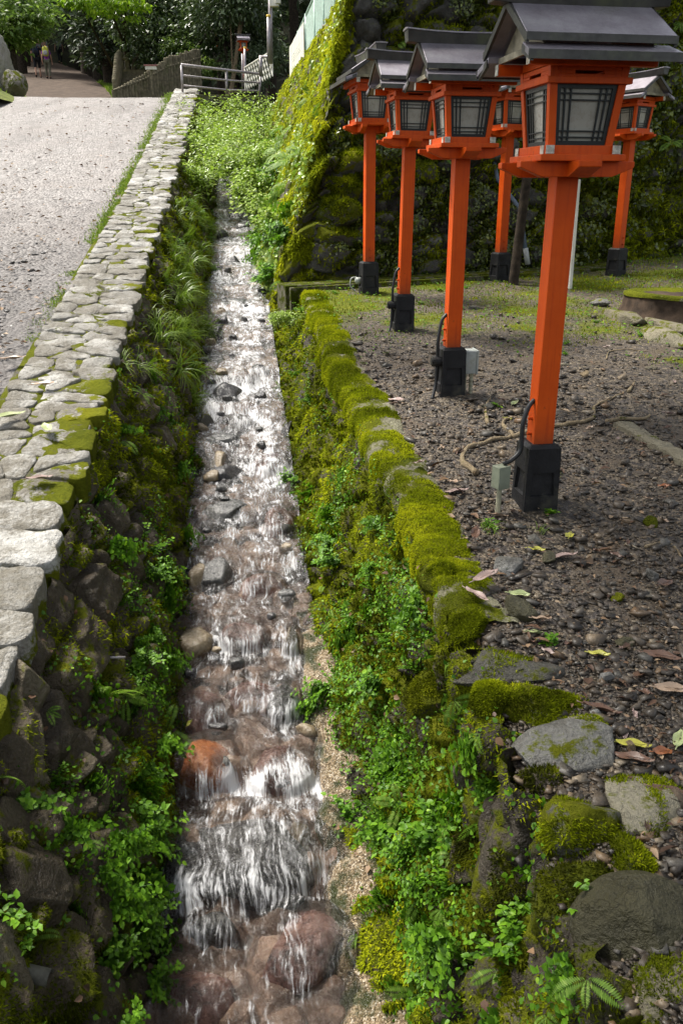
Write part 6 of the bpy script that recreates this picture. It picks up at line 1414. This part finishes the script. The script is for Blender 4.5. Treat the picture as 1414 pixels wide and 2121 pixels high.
def person(label, loc, rz, H, shirt, legs, hair, shorts=False, stride=.14, longhair=False):
    k = H / 1.7; J = {'pel': (0, 0, .92), 'waist': (0, 0, 1.05), 'chest': (0, 0, 1.28), 'neck': (0, .0, 1.44), 'chin': (0, .01, 1.50), 'head': (0, .0, 1.60), 'crown': (0, -.01, 1.68)}
    for s, n in ((-1, 'l'), (1, 'r')):
        f = stride * s
        J.update({'hip' + n: (.09 * s, 0, .88), 'knee' + n: (.10 * s, f * .6 + .03, .48), 'ank' + n: (.10 * s, f - .03, .08 + (.05 if s < 0 else 0)), 'toe' + n: (.11 * s, f + .12, .03), 'sh' + n: (.17 * s, 0, 1.38), 'elb' + n: (.23 * s, -f * .5 - .02, 1.12), 'wri' + n: (.25 * s, -f + .06, .90), 'hand' + n: (.25 * s, -f + .09, .82)})
        for q, (dx2, dy2, dz2) in enumerate(((-.018, .03, -.075), (-.006, .025, -.085), (.006, .015, -.082), (.016, .005, -.07), (-.015, .045, -.04))): J[f'f{q}{n}'] = (.25 * s + dx2 * s, -f + .09 + dy2, .82 + dz2)
    nm = list(J); ix = {n: i for i, n in enumerate(nm)}; pts = [tuple(c * k for c in J[n]) for n in nm]
    E = [('pel', 'waist'), ('waist', 'chest'), ('chest', 'neck'), ('neck', 'chin'), ('chin', 'head'), ('head', 'crown')]
    for n in 'lr': E += [('pel', 'hip' + n), ('hip' + n, 'knee' + n), ('knee' + n, 'ank' + n), ('ank' + n, 'toe' + n), ('chest', 'sh' + n), ('sh' + n, 'elb' + n), ('elb' + n, 'wri' + n), ('wri' + n, 'hand' + n)] + [('hand' + n, f'f{q}{n}') for q in range(5)]
    RD = {'pel': (.145, .11), 'waist': (.125, .095), 'chest': (.15, .105), 'neck': .052, 'chin': .062, 'head': .088, 'crown': .06}
    def rd(n): return RD[n] if n in RD else {'hip': .085, 'kne': .055, 'ank': .04, 'toe': .035, 'shl': .055, 'shr': .055, 'elb': .038, 'wri': .028, 'han': .03}.get(n[:3], .009)
    sc_ = lambda r, g=0: tuple((q + g) * k for q in r) if hasattr(r, '__len__') else (r + g) * k
    b = skin_mesh('person', pts, [(ix[a], ix[c]) for a, c in E], [sc_(rd(n)) for n in nm], M['skin'], None)
    tag(b, label, 'person', 'walkers on the path'); b.location = loc; b.rotation_euler = (0, 0, rz)
    def part(name, names, ed, mat, grow, root=0, over={}):
        skin_mesh(name, [tuple(c * k for c in (over.get(n) or J[n])) for n in names], [(names.index(a), names.index(c)) for a, c in ed], [sc_(rd(n), grow) for n in names], mat, b, 2, root)
    part('shirt', ['pel', 'waist', 'chest', 'neck', 'shl', 'elbl', 'shr', 'elbr'], [('pel', 'waist'), ('waist', 'chest'), ('chest', 'neck'), ('chest', 'shl'), ('shl', 'elbl'), ('chest', 'shr'), ('shr', 'elbr')], shirt, .014, 1, {'neck': (0, 0, 1.40), 'elbl': (-.215, J['elbl'][1] * .7, 1.2), 'elbr': (.215, J['elbr'][1] * .7, 1.2)})
    ov = {'ankl': tuple(np.array(J['kneel']) * .9 + np.array(J['ankl']) * .1), 'ankr': tuple(np.array(J['kneer']) * .9 + np.array(J['ankr']) * .1)} if shorts else {}
    part('trousers', ['pel', 'hipl', 'kneel', 'ankl', 'hipr', 'kneer', 'ankr'], [('pel', 'hipl'), ('hipl', 'kneel'), ('kneel', 'ankl'), ('pel', 'hipr'), ('hipr', 'kneer'), ('kneer', 'ankr')], legs, .018, 0, ov)
    for n in 'lr': part('shoe', ['ank' + n, 'toe' + n], [('ank' + n, 'toe' + n)], M['black'], .012)
    hp = [(0, -.02, 1.66), (0, -.05, 1.60), (0, -.07, 1.50)] + ([(0, -.09, 1.36)] if longhair else [])
    skin_mesh('hair', [tuple(c * k for c in q) for q in hp], [(i, i + 1) for i in range(len(hp) - 1)], [(.085 * k), .088 * k, .06 * k] + ([.075 * k] if longhair else []), hair, b)
    return b
def backpack(label, p, mat, mat2):
    # p: the wearer
    M_ = p.matrix_basis; t = thing('backpack', label, 'backpack', M_ @ Vector((0, -.20, 1.20)), p.rotation_euler.z, 'backpacks of the walkers')
    V, F = ico(3); q = V.copy(); q = np.sign(q) * np.abs(q) ** .6; mesh('bag', q * np.array([.15, .10, .22]), F, mat, t, True); mesh('pocket', q * np.array([.10, .04, .10]) + np.array([0, -.10, -.07]), F, mat2, t, True)
    for s in (-1, 1): MB().tube(cat([(s * .09, .03, .18), (s * .10, .12, .24), (s * .11, .22, .20), (s * .12, .30, .05), (s * .12, .24, -.12), (s * .11, .06, -.16)], 4), .014, 6).build('strap', mat2, t, True)
def onpath(u, v): return on(u, v, 1.85 - .168 * 26.5, .168)
pp = [(81, 160, 1.0), (104, 163, .2), (84, 133, 0), (97, 137, 0), (125, 132, 0)]
P1 = onpath(81, 161); P2 = onpath(102, 163)
b1 = person('walker in black top and shorts with long dark red hair and a navy backpack', P1, .25, 1.70, M['black'], M['black'], M['hair'], True, .13, True); b2 = person('walker in a purple shirt and khaki trousers with a yellow backpack', P2, .20, 1.52, M['purple'], M['khaki'], M['blond'], False, -.12)
bpy.context.view_layer.update()
backpack('navy backpack on the walker with long dark red hair', b1, M['navy'], M['black']); backpack('yellow and grey backpack on the walker in purple', b2, M['yellow'], M['pale'])
person('walker in a blue grey shirt ahead of the two with backpacks', onpath(85, 136), .3, 1.78, M['grey'], M['navy'], M['black']); person('walker in a pale top beside the blue grey shirt', onpath(97, 134), .25, 1.62, M['pale'], M['navy'], M['black'], False, -.12)
b5 = person('lone walker in dark clothes farther ahead at the path bend', onpath(126, 132), .5, 1.62, M['navy'], M['black'], M['black']); bpy.context.view_layer.update(); backpack('grey bag on the lone walker at the path bend', b5, M['grey'], M['grey'])
for o in bpy.data.objects:
    if 'used' in o: del o['used']
